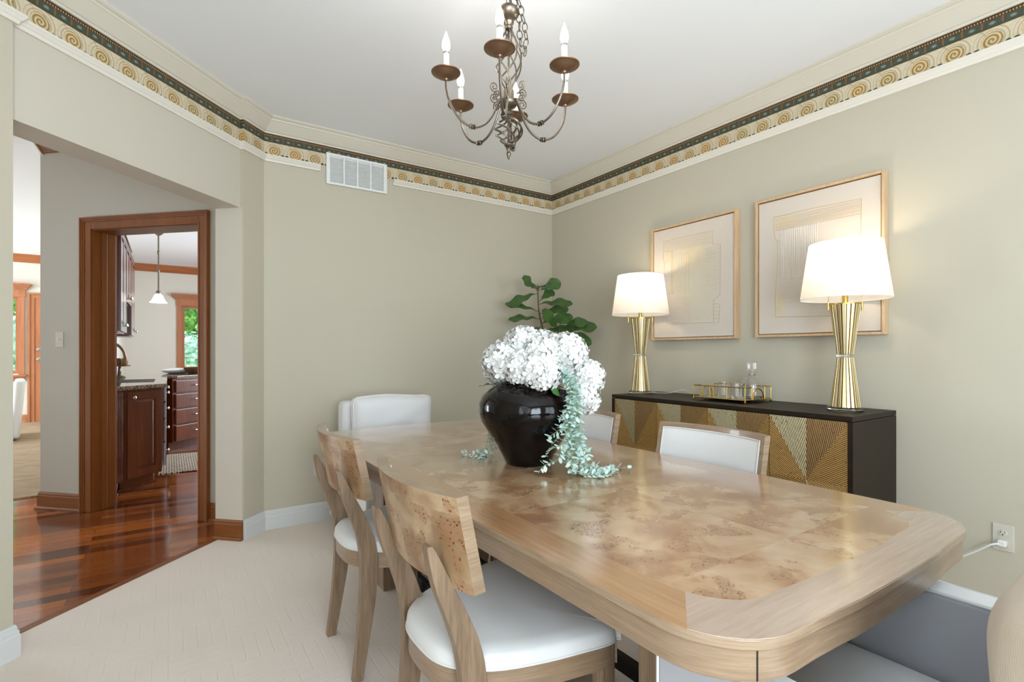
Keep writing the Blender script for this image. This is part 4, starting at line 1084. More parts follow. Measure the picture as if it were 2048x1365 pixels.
for i in range(4):
    ya, yb = .022 + i * dw + .0012, .022 + (i + 1) * dw - .0012; yc = (ya + yb) / 2
    m = MB()
    m.box(.006, .028, ya, yb, z0d, z1d, mat=3)
    x = .004
    A = lambda y, z, dx=0: (x - dx, y, z)
    cpt = (yc, zc)
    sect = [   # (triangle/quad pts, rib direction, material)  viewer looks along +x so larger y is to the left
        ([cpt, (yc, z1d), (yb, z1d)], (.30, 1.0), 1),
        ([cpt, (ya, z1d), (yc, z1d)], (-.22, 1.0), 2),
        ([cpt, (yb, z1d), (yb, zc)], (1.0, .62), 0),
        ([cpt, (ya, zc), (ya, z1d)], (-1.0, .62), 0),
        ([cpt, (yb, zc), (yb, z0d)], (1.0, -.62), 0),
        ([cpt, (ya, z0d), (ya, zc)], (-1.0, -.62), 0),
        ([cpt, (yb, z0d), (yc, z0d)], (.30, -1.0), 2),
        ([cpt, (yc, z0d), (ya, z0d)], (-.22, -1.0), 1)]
    for P, d_, mt in sect:
        n2 = math.hypot(*d_); d2 = (d_[0] / n2, d_[1] / n2); q = (-d2[1], d2[0])
        uvs = [[(p[0] * q[0] + p[1] * q[1], p[0] * d2[0] + p[1] * d2[1]) for p in P]]
        m.add([A(*p) for p in P], [tuple(range(len(P)))], mt, uvs)
    m.build('door', [M['rib_gold'], M['rib_pale'], M['rib_brown'], M['brass']], t, smooth=0, fix=False)

# ------------------------------------------------------------------ lamps
def make_lamp(label):
    t = thing('table_lamp', label, 'table lamp', (0, 0, 0), 0, 'pair of gold table lamps')
    MB().lathe([(0, 0), (.074, 0), (.077, .003), (.077, .016), (.074, .019), (0, .019)], 40).build('base', M['acrylic'], t)
    n = 20
    for i in range(n):
        a = 2 * PI * i / n; ca, sa = math.cos(a), math.sin(a); m = MB()
        for (r0, z0, r1, z1) in ((.060, .019, .031, .262), (.031, .274, .062, .517)):
            p0 = Vector((r0 * ca, r0 * sa, z0)); p1 = Vector((r1 * ca, r1 * sa, z1))
            w0 = r0 * .118; w1 = r1 * .118
            T_ = Vector((-sa, ca, 0)); R_ = Vector((ca, sa, 0)); g_ = .004
            m.loft([[tuple(p + T_ * w + R_ * g_), tuple(p - T_ * w + R_ * g_), tuple(p - T_ * w - R_ * g_), tuple(p + T_ * w - R_ * g_)] for p, w in ((p0, w0), (p1, w1))])
        m.build('rod', M['gold'], t, smooth=0, bevel=.0012)
    m = MB(); m.lathe([(.0, .019), (.048, .019), (.024, .262), (0, .262)], 24); m.lathe([(0, .274), (.024, .274), (.050, .517), (0, .517)], 24); m.build('core', M['gold'], t)
    MB().lathe([(0, .262), (.036, .262), (.037, .268), (.036, .274), (0, .274)], 32).build('waist_ring', M['acrylic'], t)
    m = MB(); m.lathe([(0, .517), (.067, .517), (.067, .522), (0, .522)], 32); m.lathe([(0, .522), (.0125, .522), (.0125, .60), (.018, .605), (.018, .64), (0, .64)], 20)
    m.build('neck', M['brass'], t)
    MB().lathe([(0, .64), (.014, .642), (.028, .67), (.030, .69), (.022, .712), (0, .722)], 20).build('bulb', M['lampbulb'], t)
    m = MB(); m.tube([(0, 0, .60), (0, 0, .72), ], .003, 6); m.tube([(0, 0, .79), (0, .0, .815)], .003, 6)
    rb, rt, z0, z1 = .192, .155, .545, .815
    for i in range(3):
        a = 2 * PI * i / 3; m.tube([(0, 0, .80), (rt * .985 * math.cos(a), rt * .985 * math.sin(a), .808)], .0018, 6)
    m.build('shade_spider', M['brass'], t)
    m = MB(); n2 = 64
    o_ = [[(r * math.cos(2 * PI * i / n2), r * math.sin(2 * PI * i / n2), z) for i in range(n2)] for r, z in ((rb, z0), (rb, z0 + .004), ((rb + rt) / 2, (z0 + z1) / 2), (rt, z1 - .004), (rt, z1))]
    m.loft(o_, cap=False); m.build('lamp_shade', M['shade'], t, smooth=60, fix=False)
    m = MB()
    for r, z in ((rb, z0), (rt, z1)): m.tube([(r * math.cos(2 * PI * i / n2), r * math.sin(2 * PI * i / n2), z) for i in range(n2)], .0016, 5, closed=True)
    m.build('shade_trim', M['candle'], t)
    for s in (-1, 1):
        ca, sa = math.cos(-.59), math.sin(-.59)
        x, y = s * .083 * ca, s * .083 * sa
        m = MB(); m.tube([(x * .2, y * .2, .60), (x, y, .60), (x, y, .527)], .0011, 5)
        m.lathe([(0, 0), (.005, .001), (.005, .036), (0, .037)], 12, (x, y, .490)); m.build('pull_chain', M['brass'], t)
    return t
l1 = make_lamp('gold fluted table lamp at the right end of the sideboard, before the larger picture')
l1.location = (2.735, 1.157, SH)
l2 = dup(l1, (2.705, 2.432, SH), 0, 'gold fluted table lamp at the left end of the sideboard, near the plant')
for p in ((2.735, 1.157), (2.705, 2.432)):
    d = bpy.data.lights.new('lamp_light', 'POINT'); d.energy = 2.5; d.color = (1, .83, .62); d.shadow_soft_size = .035
    o = bpy.data.objects.new('lamp_light', d); C.objects.link(o); o.location = (p[0], p[1], SH + .735)
tag(MB().tube(catmull([(2.78, 2.40, SH + .006), (2.84, 2.30, SH + .006), (2.88, 2.22, SH + .03), (2.93, 2.20, SH + .006), (2.966, 2.24, SH - .02)], 6), .0016, 6).build('lamp_cord', M['plug']), 'thin clear cord behind the left table lamp', 'cord')

# ------------------------------------------------------------------ tray, decanter and tumblers
t = thing('serving_tray', 'gold wire serving tray with glass bottom on the sideboard', 'tray', (2.755, 1.775, SH))
a_, b_ = .130, .165
m = MB(); r_ = .0032; zt, zb2 = .088, .018
for z in (zb2,): m.tube([(-a_, -b_, z), (a_, -b_, z), (a_, b_, z), (-a_, b_, z)], r_, 8, closed=True)
for s in (-1, 1):
    m.tube([(s * a_, -b_, zt), (s * a_, b_, zt)], r_, 8)
    for k_ in (-1, -.33, .33, 1): m.tube([(s * a_, k_ * b_, zb2), (s * a_, k_ * b_, zt)], r_ * .8, 6)
    for q in (-1, 1):
        m.tube([(q * a_, s * b_, zt), (q * a_ * .5, s * b_, zt)], r_, 8); m.tube([(q * a_ * .5, s * b_, zt), (q * a_ * .5, s * b_, zb2)], r_ * .8, 6)
m.build('rim', M['brass'], t)
for s in (-1, 1):
    MB().tube([(a_ * .42 * math.cos(PI * i / 12), s * b_, zb2 + .062 * math.sin(PI * i / 12)) for i in range(13)], .0042, 8).build('handle', M['brass'], t)
for x in (-1, 1):
    for y in (-1, 1): MB().lathe([(0, 0), (.006, .002), (.007, .008), (.003, .012), (.003, .018), (0, .018)], 12, (x * a_, y * b_, 0)).build('foot', M['brass'], t)
MB().box(-a_ + .002, a_ - .002, -b_ + .002, b_ - .002, .0165, .0195).build('tray_bottom', M['nickel'], t, smooth=0)
TZ2 = SH + .0196
t = thing('decanter', 'clear glass decanter with square stopper on the gold tray', 'decanter', (2.812, 1.682, TZ2))
m = MB(); m.lathe([(0, 0), (.050, 0), (.056, .006), (.056, .075), (.052, .100), (.034, .124), (.018, .134), (.016, .150), (.024, .160), (.024, .163), (.012, .163), (.012, .136), (.030, .118), (.047, .098), (.051, .075), (.051, .014), (0, .012)], 36)
m.build('bottle', M['crystal'], t)
m = MB(); m.lathe([(0, .150), (.009, .150), (.011, .166), (0, .166)], 16); m.box(-.019, .019, -.019, .019, .1665, .208); m.build('stopper', M['crystal'], t, smooth=30, bevel=.003)
def tumbler(label, loc):
    m = MB(); R0 = .036
    prof = [(0, 0), (R0, 0), (R0 + .001, .003), (R0 + .002, .088), (R0 - .0005, .088), (R0 - .003, .016), (0, .014)]
    m.lathe(prof, 32)
    return tag(m.build('glass_tumbler', M['crystal'], loc=loc), label, 'drinking glass', 'tumblers on the gold tray')
tumbler('clear tumbler on the gold tray, farther from the decanter', (2.725, 1.800, TZ2))
tumbler('clear tumbler on the gold tray, right in front of the decanter', (2.690, 1.690, TZ2))

# ------------------------------------------------------------------ framed pictures
def picture(label, y0, y1, z0, z1, groups):
    X0 = XR - .002
    t = thing('framed_picture', label, 'picture', (X0, (y0 + y1) / 2, (z0 + z1) / 2), 0, 'pair of abstract line paintings')
    w, h = (y1 - y0) / 2, (z1 - z0) / 2; dp = .044; th = .013; lip = .010
    m = MB()
    for a in ((-w, -w + th, -h, h), (w - th, w, -h, h), (-w + th, w - th, -h, -h + th), (-w + th, w - th, h - th, h)): m.box(-dp, 0, a[0], a[1], a[2], a[3])
    m.box(-.010, 0, -w + th, w - th, -h + th, h - th)
    m.build('frame', M['frame_wood'], t, smooth=0, bevel=.0015)
    m = MB(); g = th + .006
    m.box(-.0335, -.0105, -w + g, w - g, -h + g, h - g); cv = m.build('canvas', M['canvas'], t, smooth=0, bevel=.002)
    xf = -.0337
    cy0, cz0 = (y0 + y1) / 2, (z0 + z1) / 2
    for nm, mat, items, thick in groups:
        m = MB()
        for it in items:
            if it[0] == 'fill' and m.v: m.build(nm, mat, t, smooth=0, fix=False); m = MB()
            P = [(p[0] - cy0, p[1] - cz0) for p in it[1]]
            if it[0] == 'fill': m.add([(xf - (.0003 if nm == 'wash' else .0007), a, b) for a, b in P], [tuple(range(len(P)))])
            else: m.tube([(xf - .0006, a, b) for a, b in P], it[2] if len(it) > 2 else thick, 5, closed=False)
        m.build(nm, mat, t, smooth=0, fix=False)
    return t
def hatch(y0, y1, za, zb, n, horiz=True, wob=.002, r=.0009, seed=3):
    rnd = random.Random(seed); out_ = []
    for i in range(n):
        f_ = (i + .5) / n
        if horiz:
            z = za + (zb - za) * f_; out_.append(('line', [(y0 + rnd.uniform(-1, 1) * .004, z + rnd.uniform(-wob, wob)), ((y0 + y1) / 2, z + rnd.uniform(-wob, wob)), (y1 + rnd.uniform(-1, 1) * .004, z + rnd.uniform(-wob, wob))], r))
        else:
            y = y0 + (y1 - y0) * f_; out_.append(('line', [(y + rnd.uniform(-wob, wob), za), (y + rnd.uniform(-wob, wob), (za + zb) / 2), (y + rnd.uniform(-wob, wob), zb)], r))
    return out_
Lo = [(2.424, 1.982), (2.26, 1.984), (2.095, 1.984), (2.026, 1.982), (2.026, 1.892), (1.969, 1.885), (1.971, 1.70), (1.972, 1.558), (2.019, 1.533), (2.021, 1.386), (2.20, 1.388), (2.399, 1.392), (2.404, 1.435), (2.418, 1.44), (2.418, 1.60), (2.424, 1.73), (2.415, 1.82), (2.427, 1.859), (2.424, 1.982)]
Ll = [(2.019, 1.504), (1.973, 1.502), (1.981, 1.382), (2.021, 1.383), (2.019, 1.504)]
picture('smaller left framed abstract drawing of ochre lines on pale canvas, beside the left lamp shade', 1.857, 2.530, 1.276, 2.084, [
    ('wash', M['greywash'], [('fill', [(2.36, 1.91), (2.0, 1.90), (2.0, 1.60), (2.03, 1.54), (2.03, 1.40), (2.21, 1.40), (2.30, 1.62), (2.36, 1.62)])], 0),
    ('ochre_patch', M['goldwash'], [('fill', [(2.420, 1.908), (2.348, 1.902), (2.348, 1.82), (2.412, 1.82)]), ('fill', [(2.262, 1.915), (2.102, 1.908), (2.102, 1.75), (2.252, 1.748)])], 0),
    ('outline', M['goldline'], [('line', Lo, .0015), ('line', Ll, .0014), ('line', [(2.42, 1.604), (2.344, 1.600), (2.344, 1.900), (2.424, 1.906)], .0012), ('line', [(2.356, 1.600), (2.356, 1.900)], .001)] + [('line', [(2.019, z), (1.977, z - .002)], .0011) for z in (1.482, 1.458, 1.434, 1.41)], .001),
    ('hatching', M['goldline'], hatch(2.035, 2.42, 1.90, 1.975, 7, True) + hatch(1.975, 2.08, 1.62, 1.88, 17, True, r=.0006) + hatch(2.36, 2.20, 1.60, 1.88, 8, False, r=.0006) + hatch(2.20, 2.40, 1.395, 1.57, 11, True, r=.0007), .0008)])
Ro = [(1.623, 1.979), (1.40, 1.982), (1.165, 1.976), (1.170, 1.811), (1.180, 1.778), (1.184, 1.381), (1.34, 1.387), (1.611, 1.397), (1.614, 1.502), (1.600, 1.70), (1.595, 1.839), (1.615, 1.851), (1.623, 1.979)]
picture('larger right framed abstract drawing of ochre lines on pale canvas, behind the right lamp', 1.062, 1.732, 1.279, 2.094, [
    ('ochre_patch', M['goldwash'], [('fill', [(1.607, 1.968), (1.50, 1.968), (1.50, 1.915), (1.603, 1.908)]), ('fill', [(1.611, 1.535), (1.552, 1.536), (1.552, 1.407), (1.611, 1.403)])], 0),
    ('outline', M['goldline'], [('line', Ro, .0017)], .001),
    ('hatching', M['goldline'], hatch(1.17, 1.61, 1.895, 1.968, 12, True, .003, .0008), .0008),
    ('raised_line', M['paleline'], hatch(1.58, 1.375, 1.61, 1.895, 20, False, .002, .0018) + hatch(1.19, 1.58, 1.41, 1.60, 24, True, .001, .0012), .0015)])

# ------------------------------------------------------------------ vase with hydrangeas and trailing vines
VX, VY = 1.155, 1.605
VZ = .7625
t = tag(MB().lathe([(0, 0), (.082, 0), (.088, .005), (.100, .03), (.125, .075), (.158, .125), (.182, .165), (.192, .20), (.190, .232), (.176, .262), (.150, .286), (.112, .303), (.098, .309), (.096, .318), (.101, .324), (.094, .324), (.090, .312), (.093, .300), (.14, .275), (.165, .25), (.176, .21), (.165, .17), (.10, .06), (.07, .02), (0, .015)], 64).build('vase', M['glaze'], loc=(VX, VY, VZ)),
    'large glossy black bulbous vase on the dining table', 'vase')
FR = Vector((math.cos(YAW), -math.sin(YAW), 0)); FF = Vector((math.sin(YAW), math.cos(YAW), 0))
def off(a, b, c): return Vector((VX, VY, VZ)) + FR * a + FF * b + Vector((0, 0, c))     # across, back, up from the vase foot
def bloom(c, R, squash, seed):
    rnd = random.Random(seed); m = MB(); nfl = 115
    for i in range(nfl):
        z = 1 - 2 * (i + .5) / nfl; a = i * 2.39996; q = math.sqrt(1 - z * z)
        d_ = Vector((q * math.cos(a), q * math.sin(a), z)) + Vector((rnd.uniform(-.1, .1), rnd.uniform(-.1, .1), rnd.uniform(-.1, .1))); d_.normalize()
        p = Vector((d_.x * R, d_.y * R, d_.z * R * squash)) * rnd.uniform(.88, 1.06)
        n_ = (d_ + Vector((rnd.uniform(-.35, .35), rnd.uniform(-.35, .35), rnd.uniform(-.35, .35)))).normalized()
        t1 = n_.orthogonal().normalized(); t2 = n_.cross(t1); rot = rnd.uniform(0, PI / 2); s_ = R * rnd.uniform(.24, .31)
        for k_ in range(4):
            an = rot + k_ * PI / 2; u_ = t1 * math.cos(an) + t2 * math.sin(an); w_ = n_.cross(u_)
            cup = rnd.uniform(.05, .5)
            c0 = p + n_ * s_ * .05
            P_ = [c0, c0 + u_ * s_ * .5 + w_ * s_ * .42 + n_ * s_ * .12 * cup, c0 + u_ * s_ * 1.02 + w_ * s_ * .30 + n_ * s_ * .42 * cup, c0 + u_ * s_ * 1.12 + n_ * s_ * .36 * cup,
                  c0 + u_ * s_ * 1.02 - w_ * s_ * .30 + n_ * s_ * .42 * cup, c0 + u_ * s_ * .5 - w_ * s_ * .42 + n_ * s_ * .12 * cup, c0 + u_ * s_ * .58 + n_ * s_ * (.10 * cup - .06)]
            m.add([tuple(q2) for q2 in P_], [(0, 6, 1), (1, 6, 3, 2), (6, 5, 4, 3), (0, 5, 6)])
    m.lathe([(0, -R * squash * .86), (R * .5, -R * squash * .74), (R * .86, 0), (R * .5, R * squash * .74), (0, R * squash * .86)], 14)
    return m
BL = [   # across, back, up, radius, squash, words
    (-.098, -.02, .395, .080, .92, 'white hydrangea head at the left of the bouquet, over the vase rim'),
    (-.035, -.075, .372, .066, .95, 'white hydrangea head low at the front left of the bouquet'),
    (.048, -.115, .362, .076, .95, 'white hydrangea head low at the front centre, hanging over the rim'),
    (-.020, .02, .470, .074, .90, 'topmost white hydrangea head of the bouquet, toward the left'),
    (.072, .06, .462, .066, .90, 'white hydrangea head at the top centre of the bouquet'),
    (.150, -.02, .432, .082, .95, 'large white hydrangea head at the upper right of the bouquet'),
    (.052, -.045, .430, .072, .95, 'white hydrangea head in the middle of the bouquet'),
    (.238, -.02, .335, .066, 1.00, 'white hydrangea head drooping at the far right of the bouquet'),
    (.222, -.045, .258, .060, 1.15, 'lowest white hydrangea head, hanging at the right below another'),
    (-.130, .10, .352, .052, .95, 'small dim white hydrangea head at the back left of the bouquet'),
    (-.06, .09, .40, .060, .9, 'white hydrangea head at the back of the bouquet, left of centre')]
for i, (a, b, c, R, q, lb) in enumerate(BL):
    a *= .95; c = .30 + (c - .30) * .95; R *= .96
    pc = off(a, b, c)
    t = thing('hydrangea', lb, 'flower', tuple(pc), 0, 'white hydrangeas in the black vase')
    bloom(None, R, q, 11 + i).build('bloom', M['petal'], t, smooth=60, fix=False)
    p0 = off(a * .18, b * .18, .16) - pc; p1 = off(a * .45, b * .45, .325) - pc
    if c < .34: pts = [p0, off(a * .30, b * .3, .35) - pc, off(a * .75, b * .75, c + .10) - pc, Vector((0, 0, R * .5))]
    else: pts = [p0, p1, (p1 * .4) + Vector((0, 0, -.0)), Vector((0, 0, -R * .3))]
    MB().tube(catmull([tuple(p) for p in pts], 6), .0028, 6).build('stem', M['hyd_stem'], t)
def leaf_mesh(L_, W_, bend=.2, fold=.12, nl=8, nw=4, pear=False):
    P = []
    for i in range(nl + 1):
        f_ = i / nl
        w_ = W_ * (math.sin(PI * min(1, f_ * .98 + .02)) ** .75) * ((.45 + .75 * f_) if pear else (1.15 - .45 * f_))
        if pear: w_ = W_ * 1.05 * ((.16 + .84 * (f_ / .64) ** 1.15) if f_ < .64 else math.sqrt(max(0, 1 - ((f_ - .64) / .365) ** 2)))
        r = []
        for j in range(nw + 1):
            g_ = -1 + 2 * j / nw
            r.append((f_ * L_, g_ * w_, -bend * L_ * f_ * f_ + abs(g_) * fold * w_ + .006 * math.sin(f_ * 14) * abs(g_) * (W_ / .04)))
        P.append(r)
    return P
def place(P, base, direction, roll=0, face=None):
    d_ = Vector(direction).normalized()
    if face is None: q = d_.to_track_quat('X', 'Z').to_matrix().to_4x4()
    else:
        nz_ = (face - d_ * face.dot(d_)).normalized(); ny_ = nz_.cross(d_)
        q = Matrix(((d_.x, ny_.x, nz_.x), (d_.y, ny_.y, nz_.y), (d_.z, ny_.z, nz_.z))).to_4x4()
    Mx = Matrix.Translation(base) @ q @ Matrix.Rotation(roll, 4, 'X')
    return [[tuple(Mx @ Vector(p)) for p in r] for r in P]
for (a, b, c, d_, L_, lb) in ((.055, -.105, .315, (.6, -.55, -.35), .085, 'green hydrangea leaf drooping over the vase shoulder at the front'), (-.12, .02, .30, (-1, -.1, .12), .07, 'small green leaf at the left edge of the vase mouth'), (.13, -.03, .37, (.5, -.6, .5), .08, 'green leaf showing between the front and right blooms')):
    dd = FR * d_[0] + FF * d_[1] + Vector((0, 0, d_[2])); m = MB(); m.grid(place(leaf_mesh(L_, .026), tuple(off(a, b, c)), dd))
    m.tube([tuple(off(a * .5, b * .5, c - .0)), tuple(off(a, b, c))], .0018, 5)
    tag(m.build('hydrangea_leaf', M['hyd_leaf'], smooth=60, fix=False), lb, 'leaf', 'green leaves of the bouquet')
def strand(parent, pts, seed, step=.012, ls=.022):
    rnd = random.Random(seed); cv = catmull(pts, 8)
    st = MB().tube(cv, .0011, 5).build('strand', M['vine_stem'], parent)
    m = MB(); acc = 0
    for a, b in zip(cv, cv[1:]):
        acc += (b - a).length
        if acc < step: continue
        acc = 0; d_ = (b - a).normalized(); sd = d_.cross(Vector((rnd.uniform(-1, 1), rnd.uniform(-1, 1), rnd.uniform(-1, 1)))).normalized()
        for s in (-1, 1):
            L_ = ls * rnd.uniform(.7, 1.25); dv = (sd * s + d_ * .55 + Vector((0, 0, rnd.uniform(-.1, .35)))).normalized(); w_ = dv.cross(Vector((rnd.uniform(-.6, .6), rnd.uniform(-.6, .6), 1))).normalized() * L_ * .30
            p = b
            q = [p, p + dv * L_ * .4 + w_, p + dv * L_ * .8 + w_ * .75, p + dv * L_ * 1.05, p + dv * L_ * .8 - w_ * .75, p + dv * L_ * .4 - w_]
            q = [Vector((v_.x, v_.y, max(v_.z, VZ + .0015))) for v_ in q]
            m.add([tuple(v_) for v_ in q], [(0, 1, 2, 3), (0, 3, 4, 5)])
    m.build('leaves', M['vine_leaf'], st, smooth=0, fix=False)
t = thing('trailing_vine', 'dusty green trailing vine cascading down the right of the vase onto the table', 'vine', tuple(off(0, 0, 0)), 0, 'trailing vines in the black vase')
t.location = (0, 0, 0)
rnd = random.Random(5)
ends = [(.08, -.17, .19), (.10, -.19, .11), (.055, -.17, .10), (.12, -.20, .01), (.145, -.22, .008), (.17, -.20, .03), (.20, -.16, .008), (.115, -.18, .05), (.085, -.16, .16), (.16, -.15, .09), (.075, -.20, .055), (.19, -.22, .012), (.13, -.15, .14), (.10, -.14, .22), (.16, -.13, .19)]
ends += [(a_ + rnd.uniform(-.015, .035), b_ + rnd.uniform(-.01, .02), max(.008, c_ + rnd.uniform(-.03, .03))) for a_, b_, c_ in ends[:12]]
for i, (a, b, c) in enumerate(ends):
    j = lambda s_: rnd.uniform(-s_, s_)
    ex = .10 + a * .25
    pts = [off(.045, -.05, .30), off(.09 + j(.012), -.10, .345 + j(.015)), off(.125 + j(.02), -.15 + j(.012), .30 + j(.02)), off(.135 + j(.025), -.175 + j(.012), (.30 + c) / 2 + j(.02)), off((a + .13) / 2 + j(.02), b - .01, c + .35 * (.28 - c) * .4), off(a, b, c)]
    if c < .02: pts.append(off(a + .05, b - .01, .007)); pts.append(off(a + .085 + j(.02), b + .03 + j(.02), .007))
    if i in (6,): pts.append(off(a + .14, b + .03, .007))
    if i in (1, 10): pts.append(off(a - .05, b - .02, c - .02)); pts.append(off(a - .07, b - .02, c - .045))
    pts = [pts[0]] + [p + FR * .022 for p in pts[1:]]
    strand(t, [tuple(p) for p in pts], 40 + i)
t = thing('trailing_vine', 'pale trailing vine lying on the table to the left behind the vase', 'vine', (0, 0, 0), 0, 'trailing vines in the black vase')
for i, (a, b, c) in enumerate([(-.27, .13, .007), (-.22, .10, .007), (-.17, .15, .010), (-.19, .07, .02)]):
    pts = [off(-.02, .03, .30), off(-.08, .10, .345), off(-.135, .17, .30), off(-.15, .19 - .01 * i, .16), off(-.13 - .012 * i, .18 - .02 * i, .05), off(-.16 - .01 * i, .16 - .015 * i, .010), off(a, b, .007)]
    strand(t, [tuple(p) for p in pts], 80 + i)

# ------------------------------------------------------------------ fiddle-leaf fig in the corner
FX, FY = 2.56, 3.33
t = thing('fiddle_leaf_fig', 'green fiddle-leaf fig standing in the room corner behind the flowers', 'potted plant', (FX, FY, .004))
MB().lathe([(0, 0), (.12, 0), (.15, .05), (.165, .16), (.155, .27), (.145, .275), (.15, .16), (.13, .04), (0, .03)], 28).build('pot', M['basket'], t)
MB().lathe([(0, .20), (.14, .235), (0, .24)], 20).build('soil', M['stem'], t)
def fo(a, b, c): v_ = FR * a + FF * b; return (v_.x, v_.y, c)
trunk = [fo(0, 0, .2), fo(.02, 0, .6), fo(-.01, 0, 1.0), fo(.0, 0, 1.30), fo(-.045, 0, 1.52), fo(-.055, 0, 1.74)]
MB().tube(catmull(trunk, 5), [.013 - .009 * i / 25 for i in range(26)], 8).build('trunk', M['stem'], t)
MB().tube(catmull([fo(.0, 0, 1.18), fo(.06, .01, 1.26), fo(.11, .0, 1.34), fo(.13, 0, 1.42)], 5), [.008 - .004 * i / 15 for i in range(16)], 7).build('branch', M['stem'], t)
LV = [  # base(across, back, up), dir, length, width, roll
    ((-.055, 0, 1.69), (-.45, -.6, .42), .15, .058, 0), ((-.05, 0, 1.69), (.9, -.1, .42), .15, .055, .3), ((-.055, 0, 1.70), (.15, -.9, .15), .20, .072, 0),
    ((-.055, 0, 1.67), (-.95, -.2, -.30), .20, .058, .2), ((-.05, 0, 1.60), (.75, .1, .65), .12, .045, 0), ((-.05, 0, 1.58), (.95, -.3, .12), .22, .058, -.3),
    ((-.05, 0, 1.52), (-.95, -.1, .35), .22, .040, .2), ((-.045, 0, 1.50), (.95, .05, .28), .20, .048, 0), ((-.04, 0, 1.46), (-.98, -.2, .10), .20, .052, .4),
    ((-.035, 0, 1.42), (.85, -.45, .25), .22, .056, 0), ((-.03, 0, 1.40), (-.45, -.7, -.45), .25, .075, .2), ((-.02, 0, 1.36), (.8, .1, .12), .22, .040, 0),
    ((.11, 0, 1.36), (-.35, -.6, .55), .20, .060, 0), ((.13, 0, 1.42), (.85, -.35, .10), .17, .050, 0), ((.125, 0, 1.38), (.95, -.3, .15), .24, .070, -.2),
    ((.12, 0, 1.34), (.85, -.4, -.2), .22, .062, 0), ((0, 0, 1.32), (-.9, .2, -.25), .20, .05, 0), ((.05, 0, 1.26), (.3, -.8, .2), .22, .07, 0),
    ((-.01, 0, 1.25), (-.6, -.6, .1), .22, .07, 0), ((.1, 0, 1.30), (.9, .3, .1), .2, .06, 0)]
for i, (bp, d_, L_, W_, rl) in enumerate(LV):
    dv = FR * d_[0] + FF * d_[1] + Vector((0, 0, d_[2]))
    bse = Vector(fo(*bp)); dn = dv.normalized(); st = bse + dn * .03
    m = MB(); m.grid(place(leaf_mesh(L_ * 1.12, W_ * 1.0, .22, .15, 16, 6, True), tuple(st), dv, rl, Vector((0, 0, .55)) - FF * .8)); m.tube([tuple(bse), tuple(st + dn * .01)], .003, 5)
    m.build('leaf', M['leaf'], t, smooth=70, fix=False)

# ------------------------------------------------------------------ chandelier
CX, CY = 1.105, 1.667
t = thing('chandelier', 'bronze six-arm chandelier with lit candle bulbs over the table', 'chandelier', (CX, CY, 0))
m = MB()
m.lathe([(0, 2.455), (.013, 2.457), (.017, 2.463), (.013, 2.469), (.018, 2.476), (.021, 2.483), (.016, 2.489), (.014, 2.492), (.026, 2.500), (.040, 2.512), (.043, 2.522), (.040, 2.530), (.032, 2.541), (.014, 2.549), (.006, 2.556), (0, 2.556)], 28)
m.build('top_bell', M['bronze'], t)
m = MB(); m.tube([(.010 * math.cos(a), 0, 2.565 + .012 * math.sin(a)) for a in [2 * PI * i / 14 for i in range(14)]], .002, 6, closed=True); m.build('loop', M['bronze'], t)
def link_ring(m, c, d_, twist, a=.011, b=.019, r=.0021):
    d_ = Vector(d_).normalized(); s1 = d_.orthogonal().normalized(); s1 = Matrix.Rotation(twist, 3, d_) @ s1
    m.tube([tuple(Vector(c) + s1 * a * math.cos(q) + d_ * b * math.sin(q)) for q in [2 * PI * i / 14 for i in range(14)]], r, 6, closed=True)
def chain(pts, nm):
    cv = catmull(pts, 20); m = MB(); acc = 0; k_ = 0
    for p, q in zip(cv, cv[1:]):
        acc += (q - p).length
        if acc >= .030: link_ring(m, q, q - p, (k_ % 2) * PI / 2 + .4); acc = 0; k_ += 1
    return m.build(nm, M['bronze'], t)
chain([(0, 0, 2.565), (-.003, 0, 2.65), (0, 0, CEIL - .03)], 'chain')
def cf(a, b, c): v_ = FR * a + FF * b; return (v_.x, v_.y, c)
chain([cf(.012, 0, 2.72), cf(.03, -.01, 2.60), cf(.055, -.01, 2.50), cf(.068, -.01, 2.42), cf(.060, -.01, 2.355), cf(.045, 0, 2.42), cf(.04, 0, 2.50), cf(.02, 0, 2.57)], 'slack_chain')
MB().tube(catmull([(0.004, 0, 2.556), (0.006, .003, 2.62), (-.004, .002, 2.69), (0, 0, CEIL - .02)], 6), .0016, 6).build('cord', M['bronze_dark'], t)
MB().lathe([(0, CEIL - .035), (.02, CEIL - .033), (.055, CEIL - .015), (.062, CEIL - .001), (0, CEIL - .001)], 28).build('canopy', M['bronze'], t)
def cage(zt_, zb_, R, turns, n, nm, r=.0032, r0=.010):
    for k_ in range(n):
        pts = []
        for i in range(25):
            f_ = i / 24; a = 2 * PI * k_ / n + turns * 2 * PI * f_; q = r0 + (R - r0) * math.sin(PI * f_) ** 1.15
            pts.append((q * math.cos(a), q * math.sin(a), zt_ + (zb_ - zt_) * f_))
        MB().tube(pts, r, 7).build(nm, M['bronze'], t)
cage(2.458, 2.215, .052, .62, 6, 'twisted_rod')
cage(2.118, 2.000, .054, .60, 7, 'lower_twisted_rod', .0036)
MB().tube([(0, 0, 2.458), (0, 0, 2.0)], .0045, 8).build('centre_rod', M['bronze'], t)
MB().lathe([(0, 2.118), (.014, 2.120), (.020, 2.128), (.012, 2.136), (.010, 2.145), (.030, 2.155), (.036, 2.166), (.036, 2.174), (.030, 2.178), (.022, 2.180), (.022, 2.215), (.012, 2.222), (0, 2.223)], 26).build('hub', M['bronze'], t)
MB().lathe([(0, 1.945), (.004, 1.95), (.010, 1.968), (.006, 1.976), (.008, 1.982), (.012, 1.988), (.010, 1.993), (.017, 1.999), (.017, 2.006), (.010, 2.010), (0, 2.011)], 20).build('finial', M['bronze'], t)
RA = .253; a0 = math.atan2(-.251, -.029)
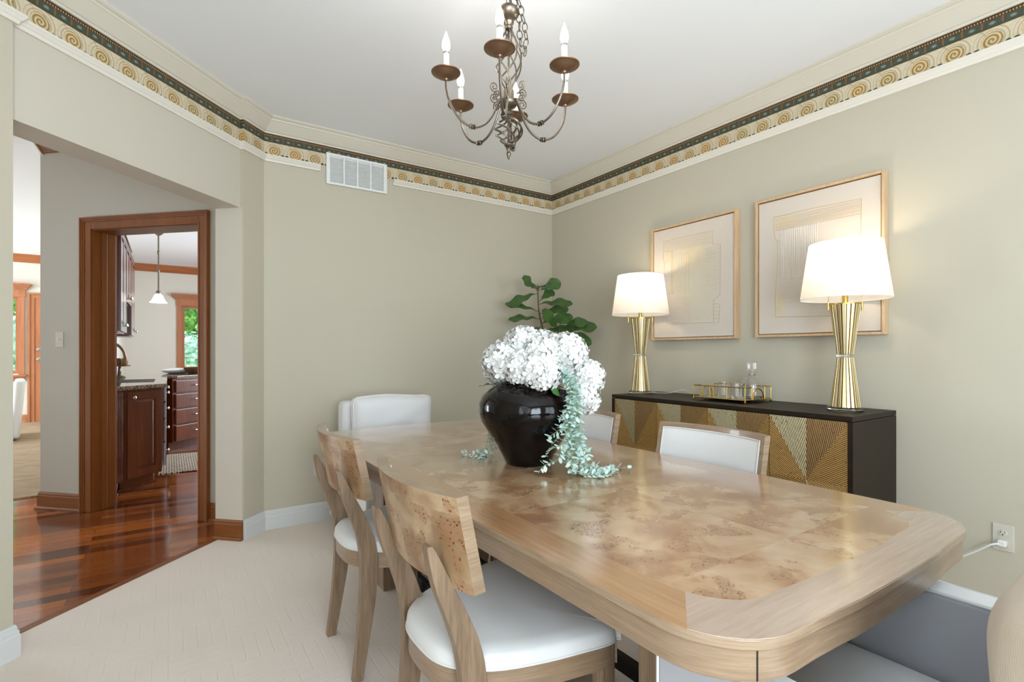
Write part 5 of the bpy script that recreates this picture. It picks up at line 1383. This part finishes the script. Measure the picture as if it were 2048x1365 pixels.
for k_ in range(6):
    an = a0 + k_ * PI / 3
    dr = FR * math.cos(an) + FF * math.sin(an)
    A = lambda r, z: (dr.x * r, dr.y * r, z)
    zd = 2.222
    pts = [A(.036, 2.176), A(.048, 2.150), A(.072, 2.100), A(.105, 2.063), A(.150, 2.048), A(.200, 2.070), A(.236, 2.120), A(.250, 2.165), A(RA, zd - .018)]
    arm = MB().tube(catmull(pts, 6), .0046, 8).build('arm', M['bronze'], t)
    # knot of three rings round the arm
    m = MB()
    cvp = catmull(pts, 6)
    for o_ in (23, 24, 25):
        c0 = cvp[o_]; d_ = (cvp[o_ + 1] - cvp[o_ - 1]).normalized(); s1 = d_.orthogonal().normalized(); s2 = d_.cross(s1)
        c0 = cvp[24] + d_ * (o_ - 24) * .0085
        m.tube([tuple(c0 + (s1 * math.cos(q) + s2 * math.sin(q)) * .0075) for q in [2 * PI * i / 12 for i in range(12)]], .0028, 6, closed=True)
    m.build('knot', M['bronze'], arm)
    # pair of scrolls where the arm meets the hub
    m = MB()
    for sg in (1, -1):
        sp = []
        for i in range(40):
            f_ = i / 39; q = .019 * (1 - f_ * .78); th = sg * (-PI * .5 + 2 * PI * 1.45 * f_)
            sp.append(A(.058 + .018 + q * math.cos(th) * .95 - .016, 2.196 + sg * .024 + q * math.sin(th)))
        sp = [A(.038, 2.192)] + sp
        m.tube(sp, .0024, 6)
    m.build('scroll', M['bronze'], arm)
    d_ = thing_c = Vector((dr.x * RA, dr.y * RA, zd))
    MB().lathe([(0, -.020), (.007, -.020), (.009, -.014), (.022, -.010), (.042, .000), (.049, .007), (.054, .008), (.055, .011), (.049, .0125), (.038, .006), (.016, -.003), (0, -.003)], 36, tuple(d_)).build('drip_pan', M['bronze_dark'], t)
    cd = MB().lathe([(0, -.003), (.0115, -.003), (.0115, .078), (0, .080)], 20, tuple(d_)).build('candle_sleeve', M['candle'], t)
    MB().lathe([(0, .0795), (.0105, .0795), (.0105, .088), (0, .0885)], 16, tuple(d_)).build('bulb_collar', M['nickel'], t)
    MB().lathe([(0, .0885), (.009, .089), (.0145, .102), (.0155, .113), (.0130, .128), (.0075, .145), (.0025, .160), (0, .165)], 18, tuple(d_)).build('flame_bulb', M['bulb'], t)
    L = bpy.data.lights.new('candle_light', 'POINT'); L.energy = 0.55; L.color = (1, .95, .90); L.shadow_soft_size = .02
    o = bpy.data.objects.new('candle_light', L); C.objects.link(o); o.location = (CX + d_.x * 1.0, CY + d_.y * 1.0, zd + .185)
